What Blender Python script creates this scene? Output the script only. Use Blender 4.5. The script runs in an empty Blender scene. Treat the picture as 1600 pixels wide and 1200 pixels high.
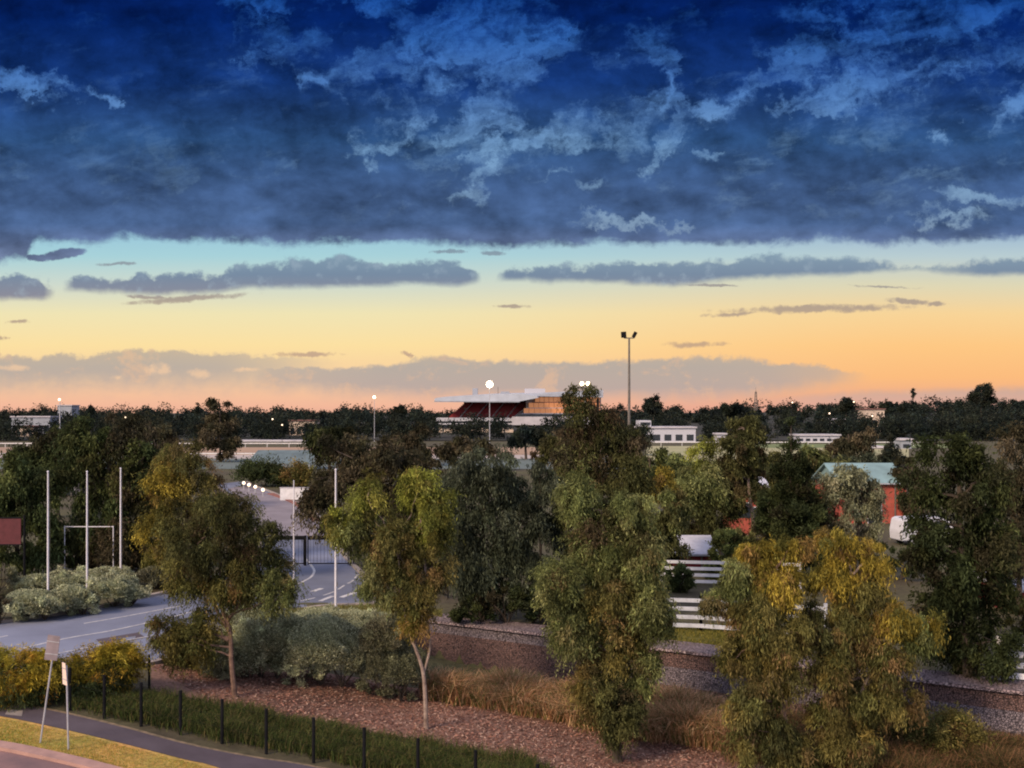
import bpy, bmesh, math, random
import numpy as np
from mathutils import Vector
sc = bpy.context.scene
COL = sc.collection
R = math.radians
rs = np.random.RandomState(7)
random.seed(7)

# ------------------------------------------------------------------ camera
H = 9.5; F = 1600.0; HY = 645.0
cam = bpy.data.cameras.new("camera"); camo = bpy.data.objects.new("camera", cam); COL.objects.link(camo)
camo.location = (0, 0, H); camo.rotation_euler = (R(90), 0, 0)
cam.sensor_width = 36; cam.lens = 36.0; cam.shift_y = (HY - 600) / 1600.0; cam.clip_end = 9000; cam.clip_start = 0.5
sc.camera = camo
sc.view_settings.view_transform = 'Standard'; sc.view_settings.look = 'None'
sc.view_settings.exposure = 0.0; sc.view_settings.gamma = 1.0
sc.cycles.max_bounces = 5; sc.cycles.transparent_max_bounces = 6
sc.cycles.sample_clamp_indirect = 4.0
sc.cycles.pixel_filter_type = 'BLACKMAN_HARRIS'; sc.cycles.filter_width = 2.0

def s2l(c):
    return tuple(((v/255.0)/12.92 if v/255.0 <= 0.04045 else ((v/255.0+0.055)/1.055)**2.4) for v in c)

# ------------------------------------------------------------------ node expression helper
class E:
    nt = None
    def __init__(s, sock): s.s = sock
def _m(op, *a, clamp=False):
    n = E.nt.nodes.new('ShaderNodeMath'); n.operation = op; n.use_clamp = clamp
    for i, v in enumerate(a):
        if isinstance(v, E): E.nt.links.new(v.s, n.inputs[i])
        else: n.inputs[i].default_value = v
    return E(n.outputs[0])
E.__add__ = lambda a, b: _m('ADD', a, b); E.__radd__ = lambda a, b: _m('ADD', b, a)
E.__sub__ = lambda a, b: _m('SUBTRACT', a, b); E.__rsub__ = lambda a, b: _m('SUBTRACT', b, a)
E.__mul__ = lambda a, b: _m('MULTIPLY', a, b); E.__rmul__ = lambda a, b: _m('MULTIPLY', b, a)
E.__truediv__ = lambda a, b: _m('DIVIDE', a, b)
def emax(a, b): return _m('MAXIMUM', a, b)
def emin(a, b): return _m('MINIMUM', a, b)
def sstep(x, a, b, o0=0.0, o1=1.0):
    n = E.nt.nodes.new('ShaderNodeMapRange'); n.interpolation_type = 'SMOOTHSTEP'
    E.nt.links.new(x.s, n.inputs[0])
    n.inputs[1].default_value = a; n.inputs[2].default_value = b; n.inputs[3].default_value = o0; n.inputs[4].default_value = o1
    return E(n.outputs[0])
def combine(x, y, z=0.0):
    n = E.nt.nodes.new('ShaderNodeCombineXYZ')
    for i, v in enumerate((x, y, z)):
        if isinstance(v, E): E.nt.links.new(v.s, n.inputs[i])
        else: n.inputs[i].default_value = v
    return E(n.outputs[0])
def noise(vec, scale=1.0, detail=4, rough=0.5, dist=0.0):
    n = E.nt.nodes.new('ShaderNodeTexNoise'); n.inputs['Scale'].default_value = scale
    n.inputs['Detail'].default_value = detail; n.inputs['Roughness'].default_value = rough; n.inputs['Distortion'].default_value = dist
    if vec is not None: E.nt.links.new(vec.s, n.inputs['Vector'])
    return E(n.outputs['Fac'])
def ramp(fac, stops, interp='LINEAR'):
    n = E.nt.nodes.new('ShaderNodeValToRGB'); cr = n.color_ramp; cr.interpolation = interp
    while len(cr.elements) > 1: cr.elements.remove(cr.elements[-1])
    cr.elements[0].position = stops[0][0]; cr.elements[0].color = (*stops[0][1], 1)
    for p, c in stops[1:]:
        e = cr.elements.new(p); e.color = (*c, 1)
    E.nt.links.new(fac.s, n.inputs[0])
    return E(n.outputs[0])
def mixc(f, a, b, mode='MIX'):
    n = E.nt.nodes.new('ShaderNodeMix'); n.data_type = 'RGBA'; n.blend_type = mode; n.clamp_factor = True
    for i, v in ((0, f), (6, a), (7, b)):
        if isinstance(v, E): E.nt.links.new(v.s, n.inputs[i])
        elif i == 0: n.inputs[0].default_value = v
        else: n.inputs[i].default_value = (*v, 1)
    return E(n.outputs[2])
def sep(v):
    n = E.nt.nodes.new('ShaderNodeSeparateXYZ'); E.nt.links.new(v.s, n.inputs[0])
    return E(n.outputs[0]), E(n.outputs[1]), E(n.outputs[2])

# ------------------------------------------------------------------ dusk sky (world): clear gradient, cloud deck, cumulus band, low bank
world = bpy.data.worlds.new("World"); sc.world = world; world.use_nodes = True
nt = world.node_tree; nt.nodes.clear(); E.nt = nt
SUN_AZ, SUN_EL = R(222), R(20)      # lamp direction: glow from behind-left
def build_sky():
    tc = nt.nodes.new('ShaderNodeTexCoord')
    x, y, z = sep(E(tc.outputs['Generated']))
    hyp = _m('SQRT', x*x + y*y)
    d = emax(emax(y, hyp*0.5), 0.02)
    PX = x/d*1600.0 + 800.0
    PY = 645.0 - z/d*1600.0
    # warps
    pv = combine(PX/100.0, PY/100.0, 0.0)
    pvs = combine(PX/100.0, PY/45.0, 3.0)
    nA = noise(pv, 2.6, 5, 0.62) - 0.5          # puffs
    nB = noise(combine(PX/100.0, PY/50.0, 9.0), 1.1, 6, 0.6, 0.6) - 0.5
    nC = noise(combine(PX/100.0, PY/38.0, 20.0), 0.45, 5, 0.55, 0.4) - 0.5
    nF = noise(pv, 9.0, 3, 0.6) - 0.5
    vo = nt.nodes.new('ShaderNodeTexVoronoi'); vo.feature = 'SMOOTH_F1'; vo.inputs['Scale'].default_value = 3.4; vo.inputs['Smoothness'].default_value = 0.35
    nt.links.new(combine(PX/100.0 + nA*0.35, PY/70.0 + nA*0.2, 2.0).s, vo.inputs['Vector']); wa = 0.42 - E(vo.outputs['Distance'])
    # clear gradient, left and right
    g = _m('DIVIDE', PY + 200.0, 900.0, clamp=True)
    def st(lst): return [((p+200)/900.0, s2l(c)) for p, c in lst]
    left = ramp(g, st([(-100,(30,80,170)), (40,(50,110,195)), (200,(95,150,215)), (330,(140,190,220)), (400,(168,210,218)), (445,(207,218,205)), (490,(240,228,180)), (540,(252,224,162)), (590,(248,206,160)), (635,(243,184,155)), (660,(225,168,145))]))
    right = ramp(g, st([(-100,(15,60,150)), (40,(24,82,168)), (200,(75,130,205)), (330,(125,165,210)), (400,(185,205,210)), (445,(222,215,182)), (490,(248,212,152)), (540,(254,200,132)), (590,(252,188,126)), (635,(232,165,142)), (660,(215,152,138))]))
    clear = mixc(sstep(PX, 500, 1500), left, right)
    fx = _m('DIVIDE', PX + 400.0, 2400.0, clamp=True)
    def profile(pts):
        r = ramp(fx, [((p+400)/2400.0, (t/700.0, b/700.0, al)) for p, t, b, al in pts])
        a, b, c = sep(r)
        return a*700.0, b*700.0, c
    def band(pts, puff, bot, soft_t=5, soft_b=6, vor=0.0):
        t, b, al = profile(pts)
        m1 = sstep(PY + wa*puff*vor + nB*puff*1.2 + nA*puff + nF*(puff*0.6) - t, -soft_t*0.5, soft_t)
        m2 = sstep(b - PY + nA*bot + nB*bot, -soft_b*0.5, soft_b)
        return m1*m2*al
    # low bank near the horizon
    bank1 = band([(-400,560,640,.8),(0,556,612,.9),(120,552,612,.9),(270,545,612,.9),(345,551,612,.85),(430,556,604,.6),(540,558,590,.0),(1700,600,600,0)], 22, 30, 6, 34)
    bank2 = band([(-400,560,560,0),(330,588,602,0),(420,572,612,.8),(600,571,622,.95),(650,560,626,.95),(690,555,626,.95),(740,564,626,.95),(900,566,630,.95),(1030,561,630,.95),(1100,557,628,.95),(1200,563,620,.9),(1300,572,606,.7),(1360,586,596,.0),(1900,600,600,0)], 20, 24, 6, 24)
    bank3 = band([(-400,600,640,0),(1150,622,640,0),(1300,612,648,.6),(1500,606,650,.7),(1700,602,655,.7)], 10, 10, 10, 20)
    bk = emax(emax(bank1, bank2), bank3)
    bkc = ramp(_m('DIVIDE', PY - 540.0, 110.0, clamp=True), [(0.0, s2l((192,175,155))), (0.3, s2l((178,169,162))), (0.6, s2l((184,168,162))), (0.85, s2l((216,174,160))), (1.0, s2l((232,176,155)))])
    bkc = mixc(sstep(nB + nF*0.3, 0.03, 0.2)*0.45, bkc, s2l((240,190,150)))
    col = mixc(bk*0.97, clear, bkc)
    # peach glints in the left bank + thin streak clouds
    wU = noise(pv, 0.75, 3, 0.5) - 0.5; wV = noise(combine(PX/100.0, PY/100.0, 7.7), 0.75, 3, 0.5) - 0.5
    wu2 = noise(combine(PX/100.0, PY/100.0, 13.0), 2.4, 6, 0.68) - 0.5; wv2 = noise(combine(PX/100.0, PY/100.0, 17.0), 2.4, 6, 0.68) - 0.5
    PXd = PX + wU*220.0 + wu2*150.0; PYd = PY + wV*120.0 + wv2*105.0
    PXs = PX + wu2*60.0; PYs = PY + wv2*14.0
    def spot(cx, cy, rx, ry, rot=0.0, mode=0):
        mp = nt.nodes.new('ShaderNodeMapping'); mp.vector_type = 'TEXTURE'
        v = SPV[mode]; nt.links.new(v.s, mp.inputs[0])
        mp.inputs[1].default_value = (cx, cy, 0); mp.inputs[2].default_value = (0, 0, R(rot)); mp.inputs[3].default_value = (rx, ry, 1)
        ln = nt.nodes.new('ShaderNodeVectorMath'); ln.operation = 'LENGTH'; nt.links.new(mp.outputs[0], ln.inputs[0])
        return _m('SUBTRACT', 1.0, E(ln.outputs['Value']), clamp=True)
    SPV = [combine(PXs, PYs, 0.0), combine(PXd, PYd, 0.0)]
    gl = None
    for a in ((253,580,30,18),(310,583,36,12),(185,590,20,8),(390,578,30,6),(30,575,50,8)):
        s = spot(*a); gl = s if gl is None else emax(gl, s)
    col = mixc(sstep(gl + nA*2.2 + nB*1.5, 0.2, 0.9)*sstep(gl, 0.0, 0.2)*0.6, col, s2l((252,208,165)))
    tk = None
    for a in ((1260,483,200,9,-1),(1150,490,70,5,-4),(1420,471,55,6,4),(1460,474,25,5,0),(1082,538,62,7,-1),(800,479,42,4,0),(300,467,130,7,-4),(225,464,50,4,5),(25,503,30,4,-3),(5,527,18,5,0),(480,554,70,5,0),(632,554,12,5,30),(700,393,40,4,0),(1120,445,50,3,3),(1380,448,70,3,2),(180,412,40,4,-3),(770,396,22,5,0)):
        s = spot(*a); tk = s if tk is None else emax(tk, s)
    tkm = sstep(tk + nA*1.4 + nF*0.8 + nB*0.8, 0.05, 0.75)*sstep(tk, 0.0, 0.22)
    tkc = ramp(g, st([(380,(120,145,165)), (470,(165,150,140)), (540,(190,160,135)), (600,(190,160,150))]))
    col = mixc(tkm*0.85, col, tkc)
    # cumulus band
    cb = band([(-400,425,468,1),(0,432,470,1),(30,428,470,1),(72,442,468,1),(86,448,466,0),(98,446,456,0),(112,432,456,1),(160,430,458,1),(235,428,462,1),(340,426,458,1),(370,414,452,1),(430,414,450,1),(470,404,450,1),(545,401,450,1),(600,412,448,1),(650,407,446,1),(715,406,446,1),(742,424,442,1),(752,432,440,0),(775,432,440,0),(790,420,438,1),(850,414,442,1),(960,410,446,1),(1060,408,446,1),(1130,406,440,1),(1215,396,434,1),(1260,404,432,1)], 26, 12, 7, 9, 0.45)
    cb2 = band([(-400,425,468,0),(1180,418,425,0),(1190,402,434,1),(1260,402,432,1),(1330,404,430,1),(1430,412,422,.9),(1475,418,428,.7),(1530,406,432,1),(1600,400,430,1),(1800,396,430,1)], 22, 12, 7, 9, 0.45)
    cbm = emax(cb*sstep(PX, 1290, 1200), cb2)
    cbc = ramp(_m('DIVIDE', PY - 395.0, 75.0, clamp=True), [(0.0, s2l((128,152,172))), (0.45, s2l((112,132,158))), (1.0, s2l((136,132,148)))])
    cbc = mixc(sstep(nF*0.6 + nA + wa*0.5, 0.0, 0.35)*0.5, cbc, s2l((158,176,192)))
    col = mixc(cbm*0.93, col, cbc)
    # the dark deck
    tdk, _, _ = profile([(-400,395,0,1),(0,412,0,1),(40,408,0,1),(52,384,0,1),(140,382,0,1),(200,376,0,1),(350,377,0,1),(480,382,0,1),(700,383,0,1),(850,386,0,1),(930,379,0,1),(1050,386,0,1),(1180,384,0,1),(1280,377,0,1),(1400,384,0,1),(1600,372,0,1),(1900,370,0,1)])
    edge = tdk - PY + nA*16.0 + nF*10.0 + nB*34.0 + wu2*14.0
    extra = emax(spot(95,398,55,12,-8), spot(60,402,25,9,0))
    deck = emax(sstep(edge, -5, 12), sstep(extra + nA*1.0, 0.2, 0.5))
    dkc = ramp(g, st([(-190,(20,50,120)), (-60,(4,24,80)), (30,(4,30,88)), (130,(18,48,104)), (220,(42,74,118)), (300,(62,88,130)), (350,(70,95,136)), (378,(88,106,142)), (410,(108,122,152))]))
    # soft billow shading inside the deck
    nb = noise(combine(PX/100.0, PY/62.0, 31.0), 0.8, 8, 0.6, 0.35) - 0.5
    nd = noise(combine(PX/100.0, PY/30.0, 41.0), 1.3, 7, 0.62, 0.2) - 0.5
    nv = noise(combine(PXd/100.0, PYd/70.0, 55.0), 1.0, 7, 0.58, 0.2) - 0.5
    def relief(sx, sy, seed, sc_, off, det=5, rg=0.55):
        a = noise(combine(PX/sx, PY/sy, seed), sc_, det, rg, 0.25); b = noise(combine((PX+off[0])/sx, (PY+off[1])/sy, seed), sc_, det, rg, 0.25)
        return a - b
    rl = relief(100.0, 62.0, 61.0, 0.42, (-26.0, 34.0), 7, 0.52); rl2 = relief(100.0, 60.0, 71.0, 1.5, (-8.0, 12.0), 6, 0.55)
    bright = 1.1 + nb*1.3 + nd*0.3 + nv*1.5*sstep(PY, 360, 180) + rl*2.2 + rl2*1.1
    bri = nt.nodes.new('ShaderNodeVectorMath'); bri.operation = 'SCALE'
    nt.links.new(dkc.s, bri.inputs[0]); nt.links.new(emax(bright, 0.55).s, bri.inputs[3])  # SCALE
    dkc = E(bri.outputs[0])
    gp = None
    for a in ((48,130,62,17,3),(140,152,26,12,0),(400,15,60,45,20),(450,55,80,36,15),(505,118,34,16,-5),(570,8,60,22,0),(640,62,150,44,-22),(720,70,90,40,0),
              (617,190,28,66,40),(690,130,90,26,-22),(770,95,60,22,-25),(760,185,62,34,-25),(775,245,22,62,20),(830,95,66,44,10),(850,55,50,30,0),(806,195,26,36,0),(905,205,100,22,-20),
              (1035,140,32,75,-10),(1000,185,60,22,-20),(1150,158,70,22,-18),(1235,118,56,40,5),(1330,140,90,28,-5),(1420,40,160,85,-8),(1560,30,110,60,0),(1380,105,120,40,0),
              (1540,305,100,12,-4),(1455,350,70,11,-3),(1012,240,18,14,-30),(1110,243,24,12,-20),(1485,210,18,16,0),(1590,165,40,22,-20),(945,285,30,10,-20),(760,297,26,12,-20),(860,290,30,10,-10),(975,352,50,9,0)):
        a = tuple(a) + (0.0,)*(5-len(a))
        s = spot(a[0], a[1], a[2]*1.75, a[3]*1.7, a[4], 1); gp = s if gp is None else emax(gp, s)
    ng = noise(combine(PXd/100.0 + PY/160.0, PYd/62.0, 91.0), 0.95, 9, 0.6, 0.5) - 0.5
    nh = noise(combine(PX/100.0 + PY/90.0, PY/48.0, 97.0), 1.6, 7, 0.65, 0.3) - 0.5
    gapv = gp*1.0 + ng*3.4 + nh*1.3 + nA*0.5
    gap = sstep(gapv, 0.12, 1.35)*sstep(gp, 0.0, 0.35)
    mot = sstep(ng*1.6 + nh*1.4, 0.02, 0.6)*sstep(PY, 372, 300)*sstep(PX, 100, 700, 0.2, 0.4)
    gap = emax(gap, mot)
    gapc = ramp(g, st([(-190,(20,70,150)), (0,(34,92,180)), (60,(58,116,198)), (150,(96,146,212)), (240,(135,178,220)), (310,(138,172,205)), (360,(140,165,190))]))
    dkc = mixc(gap*0.74, dkc, gapc)
    col = mixc(deck, col, dkc)
    # sky overhead and behind the viewer: brightened, unseen, to fill the scene with light
    sky = nt.nodes.new('ShaderNodeTexSky'); sky.sky_type = 'NISHITA'; sky.sun_disc = False
    sky.sun_elevation = SUN_EL; sky.sun_rotation = SUN_AZ
    up = ramp(noise(E(tc.outputs['Generated']), 2.2, 4, 0.55), [(0.35, (0.40,0.43,0.62)), (0.65, (0.84,0.82,1.0))])
    sk = nt.nodes.new('ShaderNodeVectorMath'); sk.operation = 'MULTIPLY_ADD'
    nt.links.new(sky.outputs[0], sk.inputs[0]); sk.inputs[1].default_value = (0.05, 0.05, 0.05); nt.links.new(up.s, sk.inputs[2])
    upm = emax(sstep(PY, -30, -700)*sstep(z, 0.3, 0.5), sstep(y, 0.1, -0.5))
    lower = sstep(z, -0.02, 0.03)
    upc = mixc(lower, (0.25, 0.22, 0.2), E(sk.outputs[0]))
    col = mixc(upm, col, upc)
    bg = nt.nodes.new('ShaderNodeBackground'); nt.links.new(col.s, bg.inputs[0]); bg.inputs[1].default_value = 1.0
    out = nt.nodes.new('ShaderNodeOutputWorld'); nt.links.new(bg.outputs[0], out.inputs[0])
build_sky()
world.cycles.sampling_method = 'MANUAL'; world.cycles.sample_map_resolution = 512
sl = bpy.data.lights.new("sun", 'SUN'); sl.energy = 4.3; sl.angle = R(12); sl.color = (1.0, 0.76, 0.52)
so = bpy.data.objects.new("sun", sl); COL.objects.link(so)
sd = Vector((math.sin(SUN_AZ)*math.cos(SUN_EL), math.cos(SUN_AZ)*math.cos(SUN_EL), math.sin(SUN_EL)+0.25))
so.rotation_euler = sd.to_track_quat('Z', 'Y').to_euler(); so.location = (0, 0, 60)

# ------------------------------------------------------------------ terrain and pixel -> ground helpers
def sm(a, b, v):
    t = np.clip((v-a)/(b-a), 0, 1); return t*t*(3-2*t)
WA = np.array([-4.4, 47.5]); WD = np.array([0.869, -0.495]); WN = np.array([-0.495, -0.869])
def terr(x, y):
    x = np.asarray(x, float); y = np.asarray(y, float)
    s = (x-WA[0])*WN[0] + (y-WA[1])*WN[1]
    w = 0.35 + 6.0*sm(-4.6, -8.5, x)
    drop = 1.9*sm(-17, 2, x)
    z = -drop*np.clip(s/w, 0, 1)
    z = z*(1-sm(60, 90, -y+20))          # flat again behind the viewer
    r = np.abs(y)
    z = z + sm(340, 760, y)*(3.6 + 7.0*sm(0.05, 0.45, x/np.maximum(r, 1))) + sm(900, 2500, y)*4
    return z
def G(px, py):
    z = 0.0
    for _ in range(12):
        D = F*(H-z)/(py-HY); X = (px-800)/F*D
        z = 0.6*z + 0.4*float(terr(X, D))
    D = F*(H-z)/(py-HY); X = (px-800)/F*D
    return Vector((X, D, float(terr(X, D))))
def G0(px, py):
    D = F*H/(py-HY); return ((px-800)/F*D, D)
def W(px, py, D): return Vector(((px-800)/F*D, D, H-(py-HY)/F*D))

# ------------------------------------------------------------------ object helpers
def link(name, me, m=None, parent=None):
    o = bpy.data.objects.new(name, me); COL.objects.link(o)
    if m is not None: me.materials.append(m)
    if parent is not None: o.parent = parent; o.matrix_parent_inverse.identity()
    return o
def tag(o, label=None, cat=None, group=None, kind=None):
    if label: o['label'] = label
    if cat: o['category'] = cat
    if group: o['group'] = group
    if kind: o['kind'] = kind
    return o
def thing(name, label, cat, loc, group=None):
    o = bpy.data.objects.new(name, None); COL.objects.link(o); o.location = loc; o.empty_display_size = 0.3
    return tag(o, label, cat, group)
def npmesh(name, V, nper, col=None, smooth=False):
    """V: (N*nper,3) verts, faces of nper verts in order"""
    me = bpy.data.meshes.new(name); V = np.ascontiguousarray(V, dtype=np.float32); n = len(V); f = n//nper
    me.vertices.add(n); me.vertices.foreach_set('co', V.ravel())
    me.loops.add(n); me.loops.foreach_set('vertex_index', np.arange(n, dtype=np.int32))
    me.polygons.add(f); me.polygons.foreach_set('loop_start', np.arange(0, n, nper, dtype=np.int32))
    me.update(calc_edges=True)
    if col is not None:
        a = me.attributes.new('tint', 'FLOAT_COLOR', 'POINT')
        c = np.ones((n, 4), np.float32); c[:, :3] = np.repeat(col, nper, axis=0)
        a.data.foreach_set('color', c.ravel())
    return me
def bmmesh(name, bm):
    me = bpy.data.meshes.new(name); bmesh.ops.recalc_face_normals(bm, faces=bm.faces[:]); bm.to_mesh(me); bm.free(); return me
def box(bm, x0, x1, y0, y1, z0, z1):
    vs = [bm.verts.new(c) for c in ((x0,y0,z0),(x1,y0,z0),(x1,y1,z0),(x0,y1,z0),(x0,y0,z1),(x1,y0,z1),(x1,y1,z1),(x0,y1,z1))]
    for f in ((0,3,2,1),(4,5,6,7),(0,1,5,4),(1,2,6,5),(2,3,7,6),(3,0,4,7)): bm.faces.new([vs[i] for i in f])
def beam(bm, a, b, w, h=None):
    """square bar from a to b"""
    a = Vector(a); b = Vector(b); h = h or w; d = (b-a).normalized()
    up = Vector((0,0,1)) if abs(d.z) < 0.9 else Vector((0,1,0))
    s = d.cross(up).normalized()*w/2; t = s.cross(d).normalized()*h/2
    A = [bm.verts.new(a+s*i+t*j) for i, j in ((-1,-1),(1,-1),(1,1),(-1,1))]; B = [bm.verts.new(b+s*i+t*j) for i, j in ((-1,-1),(1,-1),(1,1),(-1,1))]
    bm.faces.new(A); bm.faces.new(B)
    for i in range(4): bm.faces.new((A[i], A[(i+1)%4], B[(i+1)%4], B[i]))
def tube(bm, pts, rad, n=8):
    pts = [Vector(p) for p in pts]; prev = None
    for i, p in enumerate(pts):
        d = (pts[min(i+1, len(pts)-1)] - pts[max(i-1, 0)]).normalized()
        up = Vector((0,1,0)) if abs(d.y) < 0.9 else Vector((1,0,0))
        s = d.cross(up).normalized(); t = s.cross(d).normalized()
        ring = [bm.verts.new(p + (s*math.cos(a)+t*math.sin(a))*rad[i]) for a in (2*math.pi*k/n for k in range(n))]
        if prev:
            for k in range(n): bm.faces.new((prev[k], prev[(k+1)%n], ring[(k+1)%n], ring[k]))
        else: bm.faces.new(ring)
        prev = ring
    bm.faces.new(prev)
def prism(bm, poly, y0, y1):
    """poly: (x,z) outline extruded in y"""
    a = [bm.verts.new((x, y0, z)) for x, z in poly]; b = [bm.verts.new((x, y1, z)) for x, z in poly]
    bm.faces.new(a); bm.faces.new(b); n = len(poly)
    for i in range(n): bm.faces.new((a[i], a[(i+1)%n], b[(i+1)%n], b[i]))

# ------------------------------------------------------------------ materials
def mat(name, base, rough=0.8, var=0.25, scale=3.0, base2=None, bump=0.0, bscale=20.0, metal=0.0, detail=5, emit=None, estr=0.0, spec=0.3, scale2=None):
    m = bpy.data.materials.new(name); m.use_nodes = True; t = m.node_tree; E.nt = t
    b = t.nodes['Principled BSDF']; tc = t.nodes.new('ShaderNodeTexCoord'); ob = E(tc.outputs['Object'])
    n1 = noise(ob, scale, detail, 0.6)
    b2 = base2 or tuple(c*(1-var) for c in base)
    b1 = base if base2 else tuple(min(1, c*(1+var)) for c in base)
    c = ramp(n1, [(0.32, b2), (0.68, b1)])
    if scale2:
        n2 = noise(ob, scale2, 3, 0.6); c = mixc(1.0, c, ramp(n2, [(0.3, (0.62,)*3), (0.7, (1.25,)*3)]), 'MULTIPLY')
    t.links.new(c.s, b.inputs['Base Color'])
    b.inputs['Roughness'].default_value = rough; b.inputs['Metallic'].default_value = metal; b.inputs['Specular IOR Level'].default_value = spec
    if bump:
        bp = t.nodes.new('ShaderNodeBump'); bp.inputs['Strength'].default_value = bump; bp.inputs['Distance'].default_value = 0.05
        t.links.new(noise(ob, bscale, 4, 0.65).s, bp.inputs['Height']); t.links.new(bp.outputs[0], b.inputs['Normal'])
    if emit:
        b.inputs['Emission Color'].default_value = (*emit, 1); b.inputs['Emission Strength'].default_value = estr
    return m
def leafmat(name, trans=0.3, rough=0.6):
    m = bpy.data.materials.new(name); m.use_nodes = True; t = m.node_tree; t.nodes.clear(); E.nt = t
    a = t.nodes.new('ShaderNodeAttribute'); a.attribute_name = 'tint'
    df = t.nodes.new('ShaderNodeBsdfDiffuse'); tr = t.nodes.new('ShaderNodeBsdfTranslucent'); mx = t.nodes.new('ShaderNodeMixShader')
    t.links.new(a.outputs['Color'], df.inputs[0]); t.links.new(a.outputs['Color'], tr.inputs[0])
    mx.inputs[0].default_value = trans; t.links.new(df.outputs[0], mx.inputs[1]); t.links.new(tr.outputs[0], mx.inputs[2])
    o = t.nodes.new('ShaderNodeOutputMaterial'); t.links.new(mx.outputs[0], o.inputs[0]); return m
M = {}
M['leaf'] = leafmat('leaves', 0.38)
M['blade'] = leafmat('grass_blades', 0.25)
M['bark'] = mat('eucalypt_bark', (0.20,0.125,0.095), 0.9, scale=5, base2=(0.075,0.045,0.036), bump=0.5)
M['pale_bark'] = mat('pale_bark', (0.34,0.26,0.22), 0.85, scale=4, base2=(0.13,0.085,0.07), bump=0.4)
M['dark_bark'] = mat('dark_bark', (0.06,0.045,0.035), 0.9, bump=0.4)
M['ground'] = mat('dry_ground', (0.085,0.08,0.035), 0.95, scale=0.15, base2=(0.06,0.045,0.03), bump=0.3, bscale=6, detail=9, scale2=3.0)
M['asphalt'] = mat('worn_asphalt', (0.185,0.20,0.27), 0.7, scale=0.35, base2=(0.135,0.145,0.20), bump=0.25, bscale=60, detail=9, scale2=0.06)
M['pale_asphalt'] = mat('pale_asphalt', (0.24,0.21,0.23), 0.8, scale=0.4, base2=(0.17,0.145,0.16), bump=0.2, bscale=40, detail=8)
M['path'] = mat('path_asphalt', (0.095,0.075,0.09), 0.85, scale=0.8, base2=(0.065,0.05,0.06), bump=0.3, bscale=60, detail=9)
M['kerb'] = mat('kerb_concrete', (0.34,0.29,0.26), 0.85, scale=1.5, base2=(0.2,0.17,0.16), bump=0.2)
M['paint'] = mat('road_paint', (0.62,0.6,0.6), 0.6, scale=3.5, base2=(0.32,0.31,0.33), detail=8)
M['mulch'] = mat('bark_mulch', (0.29,0.165,0.125), 0.95, scale=9, base2=(0.12,0.065,0.05), bump=0.9, bscale=22, detail=10, scale2=0.35)
M['lawn'] = mat('dry_lawn', (0.60,0.32,0.10), 0.95, scale=0.45, base2=(0.20,0.23,0.045), bump=0.5, bscale=30, detail=8, scale2=6.0)
M['verge'] = mat('grass_verge', (0.16,0.14,0.04), 0.95, scale=0.8, base2=(0.09,0.09,0.03), bump=0.5, bscale=20, detail=8)
M['sand'] = mat('racetrack_sand', (0.36,0.24,0.16), 0.9, scale=0.05, base2=(0.27,0.18,0.13), detail=6)
M['field'] = mat('pale_field', (0.38,0.33,0.2), 0.9, scale=0.04, base2=(0.24,0.25,0.13), detail=6)
M['white'] = mat('white_paint', (0.62,0.61,0.64), 0.6, scale=2.0, var=0.16)
M['bluewhite'] = mat('weathered_white_paint', (0.42,0.44,0.50), 0.6, var=0.2)
M['steel'] = mat('galvanised_steel', (0.42,0.42,0.46), 0.45, var=0.2, metal=0.3)
M['pale_pole'] = mat('pale_pole_paint', (0.62,0.60,0.66), 0.45, var=0.12)
M['steel_dark'] = mat('weathered_steel', (0.13,0.115,0.105), 0.55, var=0.2)
M['black'] = mat('black_steel', (0.008,0.008,0.010), 0.8, var=0.3, spec=0.1)
M['maroon'] = mat('maroon_board', (0.085,0.018,0.024), 0.6, var=0.2)
M['redbrick'] = mat('red_brick', (0.38,0.085,0.058), 0.8, scale=1.5, base2=(0.26,0.055,0.04))
M['teal'] = mat('teal_roof', (0.17,0.26,0.27), 0.55, var=0.2, scale=0.6)
M['glassdark'] = mat('dark_glass', (0.02,0.025,0.035), 0.12, var=0.3, spec=0.8)
M['concrete'] = mat('stand_concrete', (0.42,0.40,0.44), 0.8, var=0.15, scale=0.3)
M['cream'] = mat('cream_wall', (0.50,0.40,0.33), 0.85, var=0.15, scale=0.3)
M['seats'] = mat('red_seats', (0.22,0.02,0.025), 0.7, base2=(0.12,0.008,0.012), scale=0.6)
M['roofgrey'] = mat('grey_roof', (0.26,0.28,0.33), 0.6, var=0.15, scale=0.3)
M['tiles'] = mat('roof_tiles', (0.16,0.08,0.07), 0.8, var=0.25)
M['sunset_glass'] = mat('sunset_reflection_glass', (0.30,0.12,0.05), 0.3, scale=0.35, emit=s2l((230,155,105)), estr=0.42)  # emission stands in for the sunset reflected in the grandstand glazing
M['lamp'] = mat('lamp_glow', (1,1,1), emit=(1.0,0.80,0.50), estr=30.0)
M['lamp_soft'] = mat('lamp_soft', (1,1,1), emit=(1.0,0.74,0.42), estr=7.0)
M['lamp_small'] = mat('lamp_small', (1,1,1), emit=(1.0,0.66,0.38), estr=2.2)
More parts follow.
